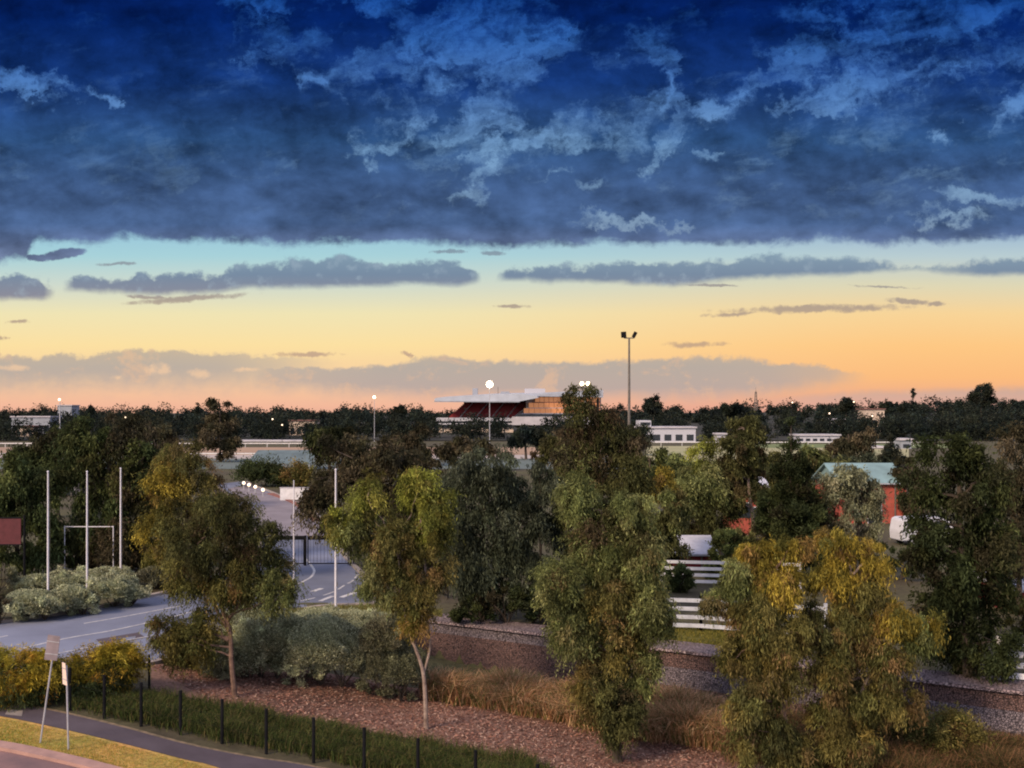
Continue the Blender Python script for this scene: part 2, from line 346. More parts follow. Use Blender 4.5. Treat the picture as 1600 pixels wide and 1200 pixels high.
# gabion wall: packed stones with bump, and cell edges darkened in the colour
def stonemat(name, ca, cb, cc, scale):
    m = bpy.data.materials.new(name); m.use_nodes = True; t = m.node_tree; E.nt = t; b = t.nodes['Principled BSDF']
    tc = t.nodes.new('ShaderNodeTexCoord')
    v = t.nodes.new('ShaderNodeTexVoronoi'); v.inputs['Scale'].default_value = scale; t.links.new(tc.outputs['Object'], v.inputs['Vector'])
    r, g_, b_ = sep(E(v.outputs['Color']))
    c = ramp(r, [(0.0, ca), (0.5, cb), (1.0, cc)])
    v2 = t.nodes.new('ShaderNodeTexVoronoi'); v2.feature = 'DISTANCE_TO_EDGE'; v2.inputs['Scale'].default_value = scale; t.links.new(tc.outputs['Object'], v2.inputs['Vector'])
    e = sstep(E(v2.outputs['Distance']), 0.0, 0.12)
    bp = t.nodes.new('ShaderNodeBump'); bp.inputs['Strength'].default_value = 1.0; bp.inputs['Distance'].default_value = 0.12
    t.links.new(e.s, bp.inputs['Height']); t.links.new(bp.outputs[0], b.inputs['Normal'])
    t.links.new(mixc(e, mixc(1.0, c, (0.3,0.28,0.3), 'MULTIPLY'), c).s, b.inputs['Base Color']); b.inputs['Roughness'].default_value = 0.9
    return m
M['stone_red'] = stonemat('gabion_red_stone', (0.12,0.065,0.06), (0.17,0.10,0.09), (0.10,0.06,0.06), 13)
M['stone_grey'] = stonemat('gabion_grey_stone', (0.15,0.12,0.14), (0.22,0.18,0.20), (0.10,0.08,0.10), 13)

# ------------------------------------------------------------------ ground sheets
def grid_ground():
    xs = np.unique(np.concatenate([np.arange(-26, 26.01, 0.5), np.arange(-90, -26, 4), np.arange(30, 91, 4), np.linspace(-400, -100, 16), np.linspace(100, 400, 16), [-4000,-2500,-1500,-900,-600,600,900,1500,2500,4000]]))
    ys = np.unique(np.concatenate([[-600,-200,-80,-40,-10,0,8], np.arange(14, 56.01, 0.5), np.arange(60, 120, 5), np.arange(120, 900, 30), [1000,1300,1700,2200,2800,3600,5000]]))
    Xg, Yg = np.meshgrid(xs, ys); Z = terr(Xg, Yg)
    V = np.stack([Xg, Yg, Z], -1).reshape(-1, 3); nx = len(xs)
    i = np.arange(len(ys)-1)[:, None]*nx + np.arange(nx-1)[None, :]
    Fc = np.stack([i, i+1, i+1+nx, i+nx], -1).reshape(-1, 4)
    me = bpy.data.meshes.new('ground'); me.from_pydata(V.tolist(), [], Fc.tolist()); me.update()
    tag(link('ground', me, M['ground']), kind='structure')
grid_ground()
def sheet(name, poly, m, off, cell=1.0, cut=True):
    bm = bmesh.new(); f = bm.faces.new([bm.verts.new((x, y, 0)) for x, y in poly])
    bmesh.ops.triangulate(bm, faces=[f])
    if cut:
        for ax in (0, 1):
            lo = min(p[ax] for p in poly); hi = max(p[ax] for p in poly)
            k = math.floor(lo/cell)*cell
            while k < hi:
                co = [0, 0, 0]; no = [0, 0, 0]; co[ax] = k; no[ax] = 1
                bmesh.ops.bisect_plane(bm, geom=bm.verts[:]+bm.edges[:]+bm.faces[:], plane_co=co, plane_no=no)
                k += cell
    for v in bm.verts: v.co.z = float(terr(v.co.x, v.co.y)) + off
    bmesh.ops.recalc_face_normals(bm, faces=bm.faces[:])
    for f in bm.faces:
        if f.normal.z < 0: f.normal_flip()
    me = bpy.data.meshes.new(name); bm.to_mesh(me); bm.free()
    return tag(link(name, me, m), kind='structure')
def catmull(pts, n=6):
    pts = [Vector(p) for p in pts]; out = []
    for i in range(len(pts)-1):
        p0 = pts[max(i-1, 0)]; p1 = pts[i]; p2 = pts[i+1]; p3 = pts[min(i+2, len(pts)-1)]
        for k in range(n):
            t = k/n; out.append(0.5*((2*p1)+(p2-p0)*t+(2*p0-5*p1+4*p2-p3)*t*t+(3*p1-p0-3*p2+p3)*t**3))
    out.append(pts[-1]); return out
def g2(pts): return [G(*p).xy for p in pts]
# road: the left road, its junction, and the drive going north through the gate
far_edge = catmull(g2([(-260,1006),(-100,988),(0,974),(75,964),(150,951),(220,936),(280,922),(330,905),(378,885),(405,862),(402,830),(385,800),(360,775),(335,757)]), 5)
right_edge = catmull(g2([(382,752),(400,760),(440,776),(485,796),(505,818),(520,845),(548,880),(572,905),(580,930),(585,945)]), 5)
near_edge = catmull(g2([(585,946),(500,950),(440,960),(370,975),(310,1000),(280,1022),(240,1038),(180,1046),(90,1056),(0,1066),(-260,1085)]), 5)
sheet('road', far_edge + right_edge + near_edge, M['asphalt'], 0.02, cell=2.0)
def ribbon(name, pts, w, h, m, off=0.0, kind='structure', lo=0.0):
    """raised strip along a ground polyline (kerb) or flat painted line (h=0)"""
    bm = bmesh.new(); prev = None; n = len(pts)
    for i, p in enumerate(pts):
        d = (pts[min(i+1, n-1)]-pts[max(i-1, 0)]).normalized(); s = Vector((-d.y, d.x))*w/2
        z = float(terr(p.x, p.y))+off
        if h > 0: cs = [(p+s, z-0.1), (p+s, z+h), (p-s, z+h), (p-s, z-0.1)]
        else: cs = [(p+s, z), (p-s, z)]
        ring = [bm.verts.new((c.x, c.y, zz)) for c, zz in cs]
        if prev:
            for k in range(len(ring)-1): bm.faces.new((prev[k], prev[k+1], ring[k+1], ring[k]))
        prev = ring
    me = bmmesh(name, bm)
    o = link(name, me, m)
    if kind: tag(o, kind=kind)
    return o
ribbon('kerb', far_edge, 0.32, 0.14, M['kerb'])
ribbon('kerb', right_edge, 0.28, 0.14, M['kerb'])
ribbon('kerb', near_edge, 0.28, 0.14, M['kerb'])
def line(pts, w=0.12, dash=None):
    P = catmull(g2(pts), 8)
    if not dash: ribbon('road_marking', P, w, 0, M['paint'], 0.028); return
    acc = 0; seg = []
    for a, b in zip(P, P[1:]):
        L = (b-a).length
        if (acc % (dash[0]+dash[1])) < dash[0]: seg += [a] if not seg else []; seg.append(b)
        else:
            if len(seg) > 1: ribbon('road_marking', seg, w, 0, M['paint'], 0.028)
            seg = []
        acc += L
    if len(seg) > 1: ribbon('road_marking', seg, w, 0, M['paint'], 0.028)
line([(-100,1042),(0,1022),(100,999),(180,985),(260,967),(330,948)], 0.13)
line([(131,975),(200,963),(285,947)], 0.12)
line([(-60,1004),(-10,998),(12,994)], 0.12)
line([(60,1028),(140,1012),(240,994)], 0.10)
line([(-60,1044),(0,1037),(30,1033)], 0.18)
line([(150,1030),(210,1018),(270,1006)], 0.10)
line([(478,874),(487,885),(491,893),(486,902),(474,909),(462,914),(440,920)], 0.15)
line([(559,898),(551,908),(540,914),(524,924),(505,931),(478,938),(440,946)], 0.12, dash=(1.2,0.7))
line([(488,925),(503,920)], 0.3); line([(533,934),(556,926)], 0.3); line([(500,940),(520,932)], 0.25)
# pale forecourt beyond the gate
sheet('forecourt', g2([(402,838),(392,806),(376,782),(356,764),(384,758),(440,778),(484,800),(502,820),(516,838)]), M['pale_asphalt'], 0.035, cut=False)
ribbon('kerb', catmull(g2([(424,772),(455,783),(478,796),(497,815)]), 4), 0.9, 0.12, mat('red_kerb_soil', (0.22,0.09,0.07), 0.9))
sheet('grass_verge', g2([(452,952),(584,948),(640,952),(690,965),(690,985),(560,985),(440,975)]), M['verge'], 0.03, cut=False)
sheet('grass_verge', g2([(1000,1008),(1000,975),(1180,975),(1200,1020),(1110,1018)]), M['verge'], 0.03, cut=False)
# mulch bed on the near slope
sheet('mulch_bed', g2([(236,1040),(300,1035),(420,1040),(560,1060),(640,1075),(760,1092),(900,1118),(1100,1150),(1350,1175),(1640,1200),(1900,1330),(1700,1400),(1000,1330),(830,1240),(640,1185),(480,1140),(330,1105),(236,1085)]), M['mulch'], 0.035)
path_far = catmull(g2([(-300,1096),(-60,1098),(30,1103),(110,1118),(200,1140),(290,1164),(390,1184),(480,1198),(600,1226),(800,1290)]), 5)
path_near = catmull(g2([(700,1330),(480,1250),(340,1200),(290,1188),(220,1170),(140,1150),(70,1134),(0,1120),(-60,1113),(-300,1108)]), 5)
sheet('path', path_far + path_near, M['path'], 0.03)
ribbon('path_edge', path_far, 0.3, 0.02, mat('path_edge_soil', (0.24,0.17,0.11), 0.95, scale=5, base2=(0.10,0.08,0.05)))
lawn_near = catmull(g2([(-300,1150),(-100,1157),(0,1169),(60,1181),(130,1197),(230,1226),(420,1300)]), 5)
sheet('lawn', [Vector(p) for p in reversed(path_near)][:-3] + list(reversed(lawn_near)), M['lawn'], 0.02)
sheet('near_road', [Vector(p) for p in lawn_near] + g2([(300,1420),(-300,1400)]), mat('near_concrete', (0.26,0.15,0.14), 0.85, scale=0.7, base2=(0.14,0.09,0.095), bump=0.2, detail=8), 0.025)
ribbon('kerb', lawn_near, 0.45, 0.13, mat('pink_concrete', (0.42,0.25,0.21), 0.8, scale=1.5, base2=(0.28,0.17,0.15), bump=0.2))
# racecourse ground far off
def quadsheet(name, x0, x1, y0, y1, m, off, ys=None):
    sheet(name, [G0(x0, y1), G0(x1, y1), G0(x1, y0), G0(x0, y0)], m, off, cut=False)
def hills():
    xs = np.linspace(-1500, 1500, 61); ys = np.concatenate([[342], np.arange(360, 900, 30), [1000,1300,1700,2300,3000]])
    Xg, Yg = np.meshgrid(xs, ys); V = np.stack([Xg, Yg, terr(Xg, Yg)+0.25], -1).reshape(-1,3); i = np.arange(len(ys)-1)[:,None]*61+np.arange(60)[None,:]
    me = bpy.data.meshes.new('hills'); me.from_pydata(V.tolist(), [], np.stack([i,i+1,i+62,i+61],-1).reshape(-1,4).tolist()); me.update()
    tag(link('hills', me, mat('wooded_slope', (0.022,0.026,0.020), 0.95, scale=0.03, base2=(0.035,0.03,0.024), detail=9)), kind='structure')
hills()
quadsheet('racetrack', -400, 1000, 699, 711, M['sand'], 0.03)
quadsheet('pale_track', -400, 1000, 711, 717, mat('pale_track_sand', (0.42,0.36,0.33), 0.9, scale=0.05, base2=(0.33,0.29,0.27)), 0.035)
quadsheet('turf', -400, 1000, 717, 733, mat('blue_turf', (0.10,0.13,0.12), 0.9, scale=0.05, base2=(0.13,0.15,0.15)), 0.03)
quadsheet('field', 1010, 1420, 697, 722, M['field'], 0.03)
quadsheet('lawn_strip', 1180, 1500, 694, 700, mat('green_strip', (0.14,0.17,0.07), 0.9), 0.05)

# ------------------------------------------------------------------ foliage generator
PAL = {
 'golden': [(0.215,0.165,0.030),(0.155,0.125,0.028),(0.10,0.095,0.026),(0.18,0.115,0.04),(0.06,0.06,0.02)],
 'bronze': [(0.115,0.100,0.034),(0.085,0.086,0.030),(0.13,0.085,0.04),(0.06,0.058,0.024),(0.15,0.115,0.035)],
 'deep': [(0.060,0.062,0.024),(0.045,0.048,0.020),(0.08,0.078,0.03),(0.05,0.036,0.022),(0.03,0.032,0.016)],
 'olive':  [(0.140,0.155,0.058),(0.095,0.110,0.040),(0.165,0.165,0.07),(0.05,0.055,0.022),(0.10,0.075,0.035)],
 'lime':   [(0.17,0.18,0.035),(0.115,0.125,0.03),(0.15,0.125,0.035),(0.07,0.075,0.025)],
 'amber':  [(0.105,0.09,0.028),(0.08,0.08,0.026),(0.065,0.068,0.024),(0.12,0.075,0.03),(0.045,0.047,0.018)],
 'green':  [(0.05,0.065,0.026),(0.035,0.048,0.02),(0.075,0.085,0.03),(0.03,0.032,0.016)],
 'sage':   [(0.16,0.165,0.10),(0.11,0.115,0.07),(0.21,0.20,0.13),(0.065,0.06,0.04)],
 'darkgrey':[(0.055,0.065,0.042),(0.035,0.042,0.026),(0.075,0.085,0.058),(0.022,0.026,0.018)],
 'dark':   [(0.032,0.042,0.018),(0.022,0.028,0.013),(0.045,0.052,0.02),(0.03,0.026,0.016)],
 'brown':  [(0.060,0.048,0.030),(0.042,0.040,0.022),(0.072,0.058,0.036),(0.028,0.028,0.018)],
 'far':    [(0.016,0.022,0.022),(0.022,0.026,0.020),(0.028,0.028,0.022),(0.012,0.015,0.018)],
 'silver': [(0.40,0.42,0.27),(0.29,0.31,0.19),(0.50,0.50,0.34),(0.16,0.16,0.09)],
 'yellow': [(0.31,0.23,0.03),(0.22,0.19,0.03),(0.12,0.12,0.03),(0.28,0.15,0.03)],
}
for _k in PAL: PAL[_k] = [tuple(v*(1.3 if _k not in ('far','silver','yellow') else (1.25 if _k == 'far' else 1.0)) for v in c) for c in PAL[_k]]
PAL['far'] = [(a, b*1.05, c*0.95) for a, b, c in PAL['far']]
def unit(a): return a/np.maximum(np.linalg.norm(a, axis=-1, keepdims=True), 1e-9)
def leaf_arrays(blobs, n, leaf, wid, droop, pal, clump=0.5, inner=0.35, seed=1, per=9):
    """blobs: [(cx,cy,cz,rx,ry,rz)]; leaves hang on short strands sprouting from clumps spread through the blobs"""
    r = np.random.RandomState(seed); B = np.array(blobs, float)
    area = (B[:,3]*B[:,5]+B[:,3]*B[:,4]+B[:,4]*B[:,5]); area /= area.sum()
    nst = max(20, n//per); ncl = max(len(B)*5, int(nst/34))
    bi = r.choice(len(B), ncl, p=area)
    d = unit(r.normal(size=(ncl, 3))); rad = inner + (1.0-inner)*r.rand(ncl)**0.55
    cc = B[bi,:3] + d*rad[:,None]*B[bi,3:6]; csz = clump*(0.55+0.9*r.rand(ncl))
    if isinstance(pal, (list, tuple)):
        pls = [np.array(PAL[p]) for p in pal]; mk = np.array([len(p) for p in pls]); pl = np.array([k % len(pal) for k in range(len(B))])
        w5 = np.array([4,4,2,2,1]); pick = lambda b: pls[pl[b]][min(len(pls[pl[b]])-1, int(r.choice(5, p=w5/w5.sum())))]
        ccol = np.array([pick(b) for b in bi]); c2 = np.array([pick(b) for b in bi]); mixw = r.rand(ncl)[:,None]*0.6; ccol = ccol*(1-mixw)+c2*mixw
    else:
     pa = np.array(PAL[pal]); ccol = pa[r.choice(len(pa), ncl, p=np.array([4,4,2,2,1][:len(pa)])/sum([4,4,2,2,1][:len(pa)]))]
     mixw = r.rand(ncl)[:,None]*0.6; ccol = ccol*(1-mixw) + pa[r.choice(len(pa), ncl)]*mixw
    ccol = ccol*(0.62+0.85*r.rand(ncl))[:,None]
    ci = r.choice(ncl, nst, p=csz/csz.sum())
    s0 = cc[ci] + r.normal(size=(nst,3))*csz[ci][:,None]*np.array([0.5,0.5,0.38])
    sdir = unit(d[ci]*0.8 + r.normal(size=(nst,3))*0.7 + np.array([0,0,-droop*0.4]))
    sl_ = csz[ci]*(0.5+0.9*r.rand(nst)); scol = ccol[ci]*(0.6+0.8*r.rand(nst))[:,None]
    t = np.tile(np.linspace(0.1, 1, per), nst); si = np.repeat(np.arange(nst), per)
    P = s0[si] + sdir[si]*(sl_[si]*t)[:,None]; P[:,2] -= droop*sl_[si]*t*t*0.9
    P += r.normal(size=P.shape)*leaf*0.35
    axis = unit(sdir[si]*(1-t*0.5)[:,None] + np.array([0,0,-droop])*(0.4+t)[:,None] + r.normal(size=P.shape)*0.55)
    side = unit(np.cross(axis, r.normal(size=P.shape)))
    L = leaf*(0.65+0.7*r.rand(len(P)))[:,None]; Wd = wid*(0.7+0.6*r.rand(len(P)))[:,None]
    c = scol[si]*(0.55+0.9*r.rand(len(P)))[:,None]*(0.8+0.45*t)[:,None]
    V = np.stack([P-axis*L/2, P+side*Wd/2-axis*L*0.08, P+axis*L/2, P-side*Wd/2-axis*L*0.08], 1).reshape(-1, 3)
    return V, c
def foliage(name, blobs, n, leaf, wid, droop, pal, parent=None, **k):
    V, c = leaf_arrays(blobs, n, leaf, wid, droop, pal, **k)
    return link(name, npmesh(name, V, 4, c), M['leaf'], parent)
seedc = [100]
def limb_pts(a, b, n=5, wob=0.06, sag=0.0):
    a = Vector(a); b = Vector(b); L = (b-a).length; out = []
    for i in range(n+1):
        t = i/n; p = a.lerp(b, t)
        if 0 < i < n: p += Vector((random.uniform(-1,1), random.uniform(-1,1), random.uniform(-.4,.4)))*L*wob
        p.z += sag*math.sin(math.pi*t)*L
        out.append(p)
    return out
def tree(label, base, blobs, n=16000, leaf=0.16, wid=0.045, droop=0.9, pal='olive', trunk=None, tr=0.14, bark='bark', name='eucalyptus_tree', cat='tree', clump=None, group=None, depth=0.85, forks=None, stem='trunk', inner=0.35, ground=None, twigs=2):
    """base: photo pixel of the foot; blobs: crown masses as (px,py,rx,ry) at the tree's own distance"""
    g = G(*base) if ground is None else Vector(ground); D = g.y; s = D/F; seedc[0] += 1; random.seed(seedc[0])
    root = thing(name, label, cat, g, group)
    bl = []
    for i, (px, py, rx, ry) in enumerate(blobs):
        w = W(px, py, D) - g; rxx = rx*s; ryy = ry*s
        off = random.uniform(-0.5, 0.5)*rxx
        bl.append((w.x, off, w.z, rxx*0.93, max(rxx, ryy)*depth, ryy*0.93))
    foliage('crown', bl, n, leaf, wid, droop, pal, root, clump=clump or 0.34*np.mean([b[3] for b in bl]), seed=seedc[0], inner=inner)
    bm = bmesh.new()
    tp = [W(px, py, D)-g for px, py in (trunk or [])]
    if not tp:
        cx = float(np.mean([b[0] for b in bl])); zb = min(b[2] for b in bl); zt = max(b[2] for b in bl)
        tp = [Vector((0,0,0)), Vector((cx*0.25, 0, zb*0.5)), Vector((cx*0.7, 0, (zb+zt)*0.5)), Vector((cx, 0, zt))]
    tp[0].z = -0.1
    cv = catmull(tp, 4); m = len(cv)
    tube(bm, cv, [tr*(1.25 if i == 0 else 1-0.75*i/m) for i in range(m)], 8)
    for fk in (forks or []):
        fp = catmull([W(px, py, D)-g+Vector((0, random.uniform(-.1,.1), 0)) for px, py in fk], 4)
        tube(bm, fp, [tr*(0.62-0.42*i/len(fp)) for i in range(len(fp))], 7)
    for b in bl:
        c = Vector(b[:3]); j = min(range(m), key=lambda i: (cv[i]-c).length + 0.6*max(0, cv[i].z-c.z+0.35*(c-cv[0]).length*0.5))
        j = max(j, m//4)
        lp = limb_pts(cv[j], c, 4, 0.07); tube(bm, lp, [tr*(0.38-0.26*i/4) for i in range(5)], 6)
        for _ in range(twigs):
            e = c + Vector((random.uniform(-1,1)*b[3], random.uniform(-1,1)*b[4], random.uniform(-.6,1)*b[5]))*0.75
            lp = limb_pts(c, e, 3, 0.08); tube(bm, lp, [tr*(0.16-0.1*i/3) for i in range(4)], 5)
    link(stem, bmmesh(stem, bm), M[bark], root)
    return root
exec_trees = []

# ------------------------------------------------------------------ near trees
tree('slender gum with thin amber crown and reddish trunk between road and black fence', (368,1090),
     [(352,802,48,32),(312,848,42,38),(388,850,50,44),(428,908,32,36),(296,900,36,34),(360,905,48,38),(440,928,20,28),(265,985,28,28),(300,1000,34,30),(322,975,26,24)],
     n=90000, leaf=0.13, wid=0.03, pal=['deep','deep','deep','olive','amber','amber','olive','amber','amber','amber'], trunk=[(368,1092),(362,1040),(359,985),(346,945),(344,880),(346,810)],
     forks=[[(358,985),(330,940),(312,880)],[(357,970),(385,920),(392,860)],[(357,1000),(330,990),(300,990)]], tr=0.105, bark='bark')
tree('young gum with lime green top and pale forked trunk standing on the mulch', (665,1140),
     [(575,775,26,34),(556,828,36,42),(600,830,34,40),(655,765,28,34),(672,815,32,42),(625,865,46,50),(590,900,40,38),(668,890,40,46),(528,815,16,32),(690,780,18,20),(645,935,36,30),(655,968,26,14)],
     n=90000, leaf=0.13, wid=0.03, pal=['lime','olive','bronze','lime','lime','bronze','olive','bronze','lime','lime','amber','golden'], trunk=[(666,1142),(664,1080),(660,1045),(648,1010),(638,985),(630,940),(620,850)],
     forks=[[(662,1052),(672,1010),(668,960),(668,890)],[(630,930),(592,880),(572,800)],[(668,930),(662,860),(655,790)]], tr=0.085, bark='pale_bark')
tree('tall leafy olive gum in the centre, foliage reaching nearly to the ground', (965,1192),
     [(905,785,30,38),(985,800,34,36),(940,815,36,40),(930,865,50,46),(1000,875,34,50),(868,905,38,38),(950,930,56,50),(1018,950,28,46),(895,975,36,44),(962,1010,50,46),(1000,1050,28,38),(925,1075,38,42),(962,1110,38,44),(1000,850,26,30),(850,925,18,26)],
     n=170000, leaf=0.13, wid=0.031, pal=['olive','olive','deep','olive','olive','olive','bronze','olive','olive','bronze','olive','bronze','deep','deep','olive'], trunk=[(965,1194),(962,1120),(955,1020),(950,900),(940,800)], tr=0.17, bark='dark_bark', inner=0.25)
tree('golden drooping gum at lower right, the left of the two crowns', (1232,1228),
     [(1188,868,30,30),(1155,905,26,30),(1215,915,40,36),(1178,960,38,38),(1228,985,40,40),(1160,1020,30,40),(1215,1060,42,40),(1165,1090,30,38),(1238,850,20,22),(1116,940,18,20),(1200,1140,40,36),(1240,1175,36,30),(1160,1165,26,30)],
     n=110000, leaf=0.15, wid=0.028, droop=1.15, pal=['golden','olive','golden','bronze','bronze','bronze','bronze','bronze','golden','olive','deep','bronze','bronze'], trunk=[(1232,1232),(1228,1150),(1215,1040),(1205,900)], tr=0.13, bark='bark', inner=0.28)
tree('golden drooping gum at lower right with pale leaning trunk, the right of the two crowns', (1340,1222),
     [(1312,850,34,30),(1360,868,26,24),(1300,905,34,36),(1352,925,38,34),(1395,965,36,30),(1330,980,42,40),(1430,990,30,32),(1300,1050,34,40),(1375,1035,38,38),(1350,1100,40,36),(1455,970,14,20),(1270,975,24,36),(1290,1120,28,36),(1405,1090,26,34),(1330,1160,40,30)],
     n=120000, leaf=0.15, wid=0.028, droop=1.15, pal=['golden','golden','golden','bronze','golden','bronze','olive','bronze','bronze','bronze','golden','deep','bronze','bronze','bronze'], trunk=[(1340,1226),(1334,1170),(1318,1120),(1325,1040),(1330,900)], forks=[[(1320,1125),(1360,1050),(1385,960)]], tr=0.12, bark='pale_bark', inner=0.28)
# trees on the terrace behind the wall
tree('very dark dense tree at the right behind the stone wall', (1515,1062),
     [(1484,712,42,40),(1450,765,36,40),(1520,750,42,50),(1488,820,52,52),(1548,840,38,52),(1468,890,46,52),(1538,920,48,52),(1478,970,42,50),(1545,1000,40,44),(1510,1020,50,36),(1440,850,24,30)],
     n=62000, leaf=0.17, wid=0.055, pal='dark', bark='dark_bark', droop=0.7, tr=0.2, inner=0.2)
tree('dark tall gum rising behind the central olive gum, reaching above the grandstand roof', (930,968),
     [(908,622,26,26),(922,655,38,34),(894,695,32,36),(950,695,46,42),(898,750,36,44),(975,745,38,40),(940,790,56,40),(985,690,26,28),(900,830,40,50),(970,850,50,50)],
     n=80000, leaf=0.18, wid=0.045, pal=['deep','deep','brown','deep','olive'], bark='dark_bark', tr=0.18, inner=0.22)
tree('dark grey-green weeping tree left of the central olive gum', (748,968),
     [(762,730,50,34),(722,770,42,44),(795,775,36,44),(745,820,48,46),(800,840,36,46),(740,880,48,44),(792,900,34,40),(715,840,24,40)],
     n=50000, leaf=0.2, wid=0.05, droop=1.3, pal='darkgrey', bark='dark_bark', tr=0.14, forks=[[(760,968),(775,920),(790,860)],[(730,970),(722,920),(720,860)],[(780,970),(800,930),(805,880)]], inner=0.22)
tree('narrow dark green weeping tree squeezed between the weeping tree and the central gum', (846,972),
     [(845,745,22,28),(838,790,24,36),(850,840,28,46),(842,895,26,40)], n=18000, leaf=0.2, wid=0.05, droop=1.2, pal='darkgrey', bark='dark_bark', tr=0.1)
tree('broad dark brownish tree behind the flagpole beside the gate', (588,905),
     [(555,715,46,30),(615,712,44,32),(512,745,36,34),(660,735,36,36),(498,778,24,30),(560,770,50,40),(620,780,46,42),(540,815,30,26),(520,700,28,22)],
     n=42000, leaf=0.25, wid=0.075, pal='brown', bark='dark_bark', tr=0.2, trunk=[(588,908),(585,860),(575,800),(575,730)], inner=0.25)
tree('amber gum behind the slender gum at the left road', (296,918),
     [(285,712,32,28),(260,755,30,38),(312,745,30,32),(285,800,46,42),(252,830,28,36),(330,790,28,32),(290,855,40,32)],
     n=52000, leaf=0.17, wid=0.045, pal=['bronze','golden','bronze','bronze','golden','amber','bronze'], bark='bark', tr=0.13)
tree('tall dark green tree behind the flagpoles on the left', (172,898),
     [(140,678,40,28),(184,670,38,30),(125,722,34,38),(175,730,48,46),(208,775,34,48),(155,790,42,50),(190,845,36,40),(222,720,26,36),(130,845,30,36)],
     n=64000, leaf=0.24, wid=0.065, pal=['green','brown','green','deep','brown'], bark='dark_bark', tr=0.2, inner=0.22)
tree('dark green tree at the left edge behind the maroon board', (22,905),
     [(28,745,34,36),(10,790,38,46),(58,790,32,42),(30,850,44,44),(76,850,24,40),(-30,800,36,60),(70,755,24,28)], n=48000, leaf=0.22, wid=0.07, pal='green', bark='dark_bark', tr=0.16)
tree('dark tree seen above and between the first two flagpoles', (92,812),
     [(62,705,34,28),(100,700,26,28),(45,735,30,26),(92,745,32,28)], n=20000, leaf=0.4, wid=0.13, pal='dark', bark='dark_bark', tr=0.2)
tree('dark tree behind the amber gum, right of the tall dark green tree', (248,800),
     [(240,692,32,28),(225,730,30,36),(264,722,30,32),(240,770,34,30)], n=22000, leaf=0.42, wid=0.13, pal='brown', bark='dark_bark', tr=0.2)
tree('umbrella-topped dark tree breaking the skyline on the left', (344,722),
     [(333,630,11,7),(352,632,10,7),(345,661,26,12),(326,682,22,18),(362,684,22,16),(345,700,26,16)], n=14000, leaf=0.6, wid=0.22, droop=0.3, pal='brown', bark='dark_bark', tr=0.3, name='umbrella_tree')
tree('dark olive tree behind the third flagpole, left of the amber gum', (232,896), [(232,790,24,34),(224,840,26,34),(246,860,20,26)], n=18000, leaf=0.2, wid=0.055, pal='deep', bark='dark_bark', tr=0.12)
# middle distance, right of the centre
tree('yellow-green tree with a bare dark trunk above the white rail fence', (1092,872),
     [(1100,712,20,26),(1092,755,40,32),(1060,775,30,32),(1120,795,34,32),(1078,815,38,30),(1138,770,22,30),(1105,838,34,20)],
     n=48000, leaf=0.2, wid=0.055, pal=['lime','olive','bronze','deep','deep','olive','deep'], bark='dark_bark', tr=0.16, trunk=[(1092,874),(1092,830),(1095,780),(1100,720)])
tree('orange-tinged bushy tree directly right of the central gum', (1036,905),
     [(1030,755,22,22),(1046,790,26,30),(1030,830,26,36),(1048,865,24,30)], n=24000, leaf=0.22, wid=0.055, pal=['golden','olive','deep','deep'], bark='dark_bark', tr=0.12)
tree('narrow tall gum with a bare white trunk and small high crown', (1172,872),
     [(1162,668,24,20),(1150,705,24,28),(1182,708,22,30),(1158,745,26,24),(1190,760,16,28),(1146,780,20,26)],
     n=30000, leaf=0.26, wid=0.07, pal='deep', bark='pale_bark', tr=0.17, trunk=[(1176,874),(1178,830),(1172,780),(1166,720),(1162,670)])
def conifer(label, base, top, halfw, n, leaf, pal='dark', lay=9, name='conifer_tree'):
    g = G(*base); D = g.y; s = D/F; seedc[0] += 1; random.seed(seedc[0]); root = thing(name, label, 'tree', g)
    hgt = (W(top[0], top[1], D)-g).z; bl = []
    for k in range(lay):
        t = k/(lay-1); r = halfw*s*(min(1, 1.15*(1-t)))**1.25 + 0.13*halfw*s
        for j in range(3 if t < 0.7 else 1):
            a = random.uniform(0, 6.28); q = r*0.45 if t < 0.7 else 0
            bl.append((math.cos(a)*q, math.sin(a)*q, hgt*(0.12+0.86*t), r*0.72, r*0.72, hgt/lay*0.9))
    foliage('crown', bl, n, leaf, leaf*0.3, -0.25, pal, root, clump=halfw*s*0.13, seed=seedc[0], inner=0.3)
    bm = bmesh.new(); tube(bm, [(0,0,-.1),(0,0,hgt*0.5),(0,0,hgt*0.97)], [hgt*0.022, hgt*0.012, 0.02], 8)
    for k in range(26):
        z = hgt*random.uniform(0.12, 0.85); a = random.uniform(0, 6.28); r = halfw*s*(1-z/hgt)*0.9
        tube(bm, [(0,0,z),(math.cos(a)*r, math.sin(a)*r, z+r*0.25)], [hgt*0.005, 0.01], 5)
    link('trunk', bmmesh('trunk', bm), M['dark_bark'], root); return root
conifer('black-green spreading conifer with ragged spire, right of the bare white trunk', (1236,905), (1232,650), 66, 60000, 0.22, lay=13)
tree('grey-green round tree in front of the brick building', (1348,905),
     [(1318,748,30,20),(1345,780,34,34),(1312,790,28,32),(1362,810,20,24),(1350,748,24,18),(1368,772,16,20),(1330,835,34,34),(1295,765,22,26),(1300,820,26,30)], n=28000, leaf=0.2, wid=0.055, pal='sage', bark='dark_bark', tr=0.13)
tree('dark tree with reddish tint at the right edge behind the very dark tree', (1592,962),
     [(1575,690,32,28),(1602,735,36,44),(1575,760,30,34),(1600,820,36,44),(1580,870,30,34),(1640,760,40,60)], n=30000, leaf=0.2, wid=0.06, pal='brown', bark='dark_bark', tr=0.16)
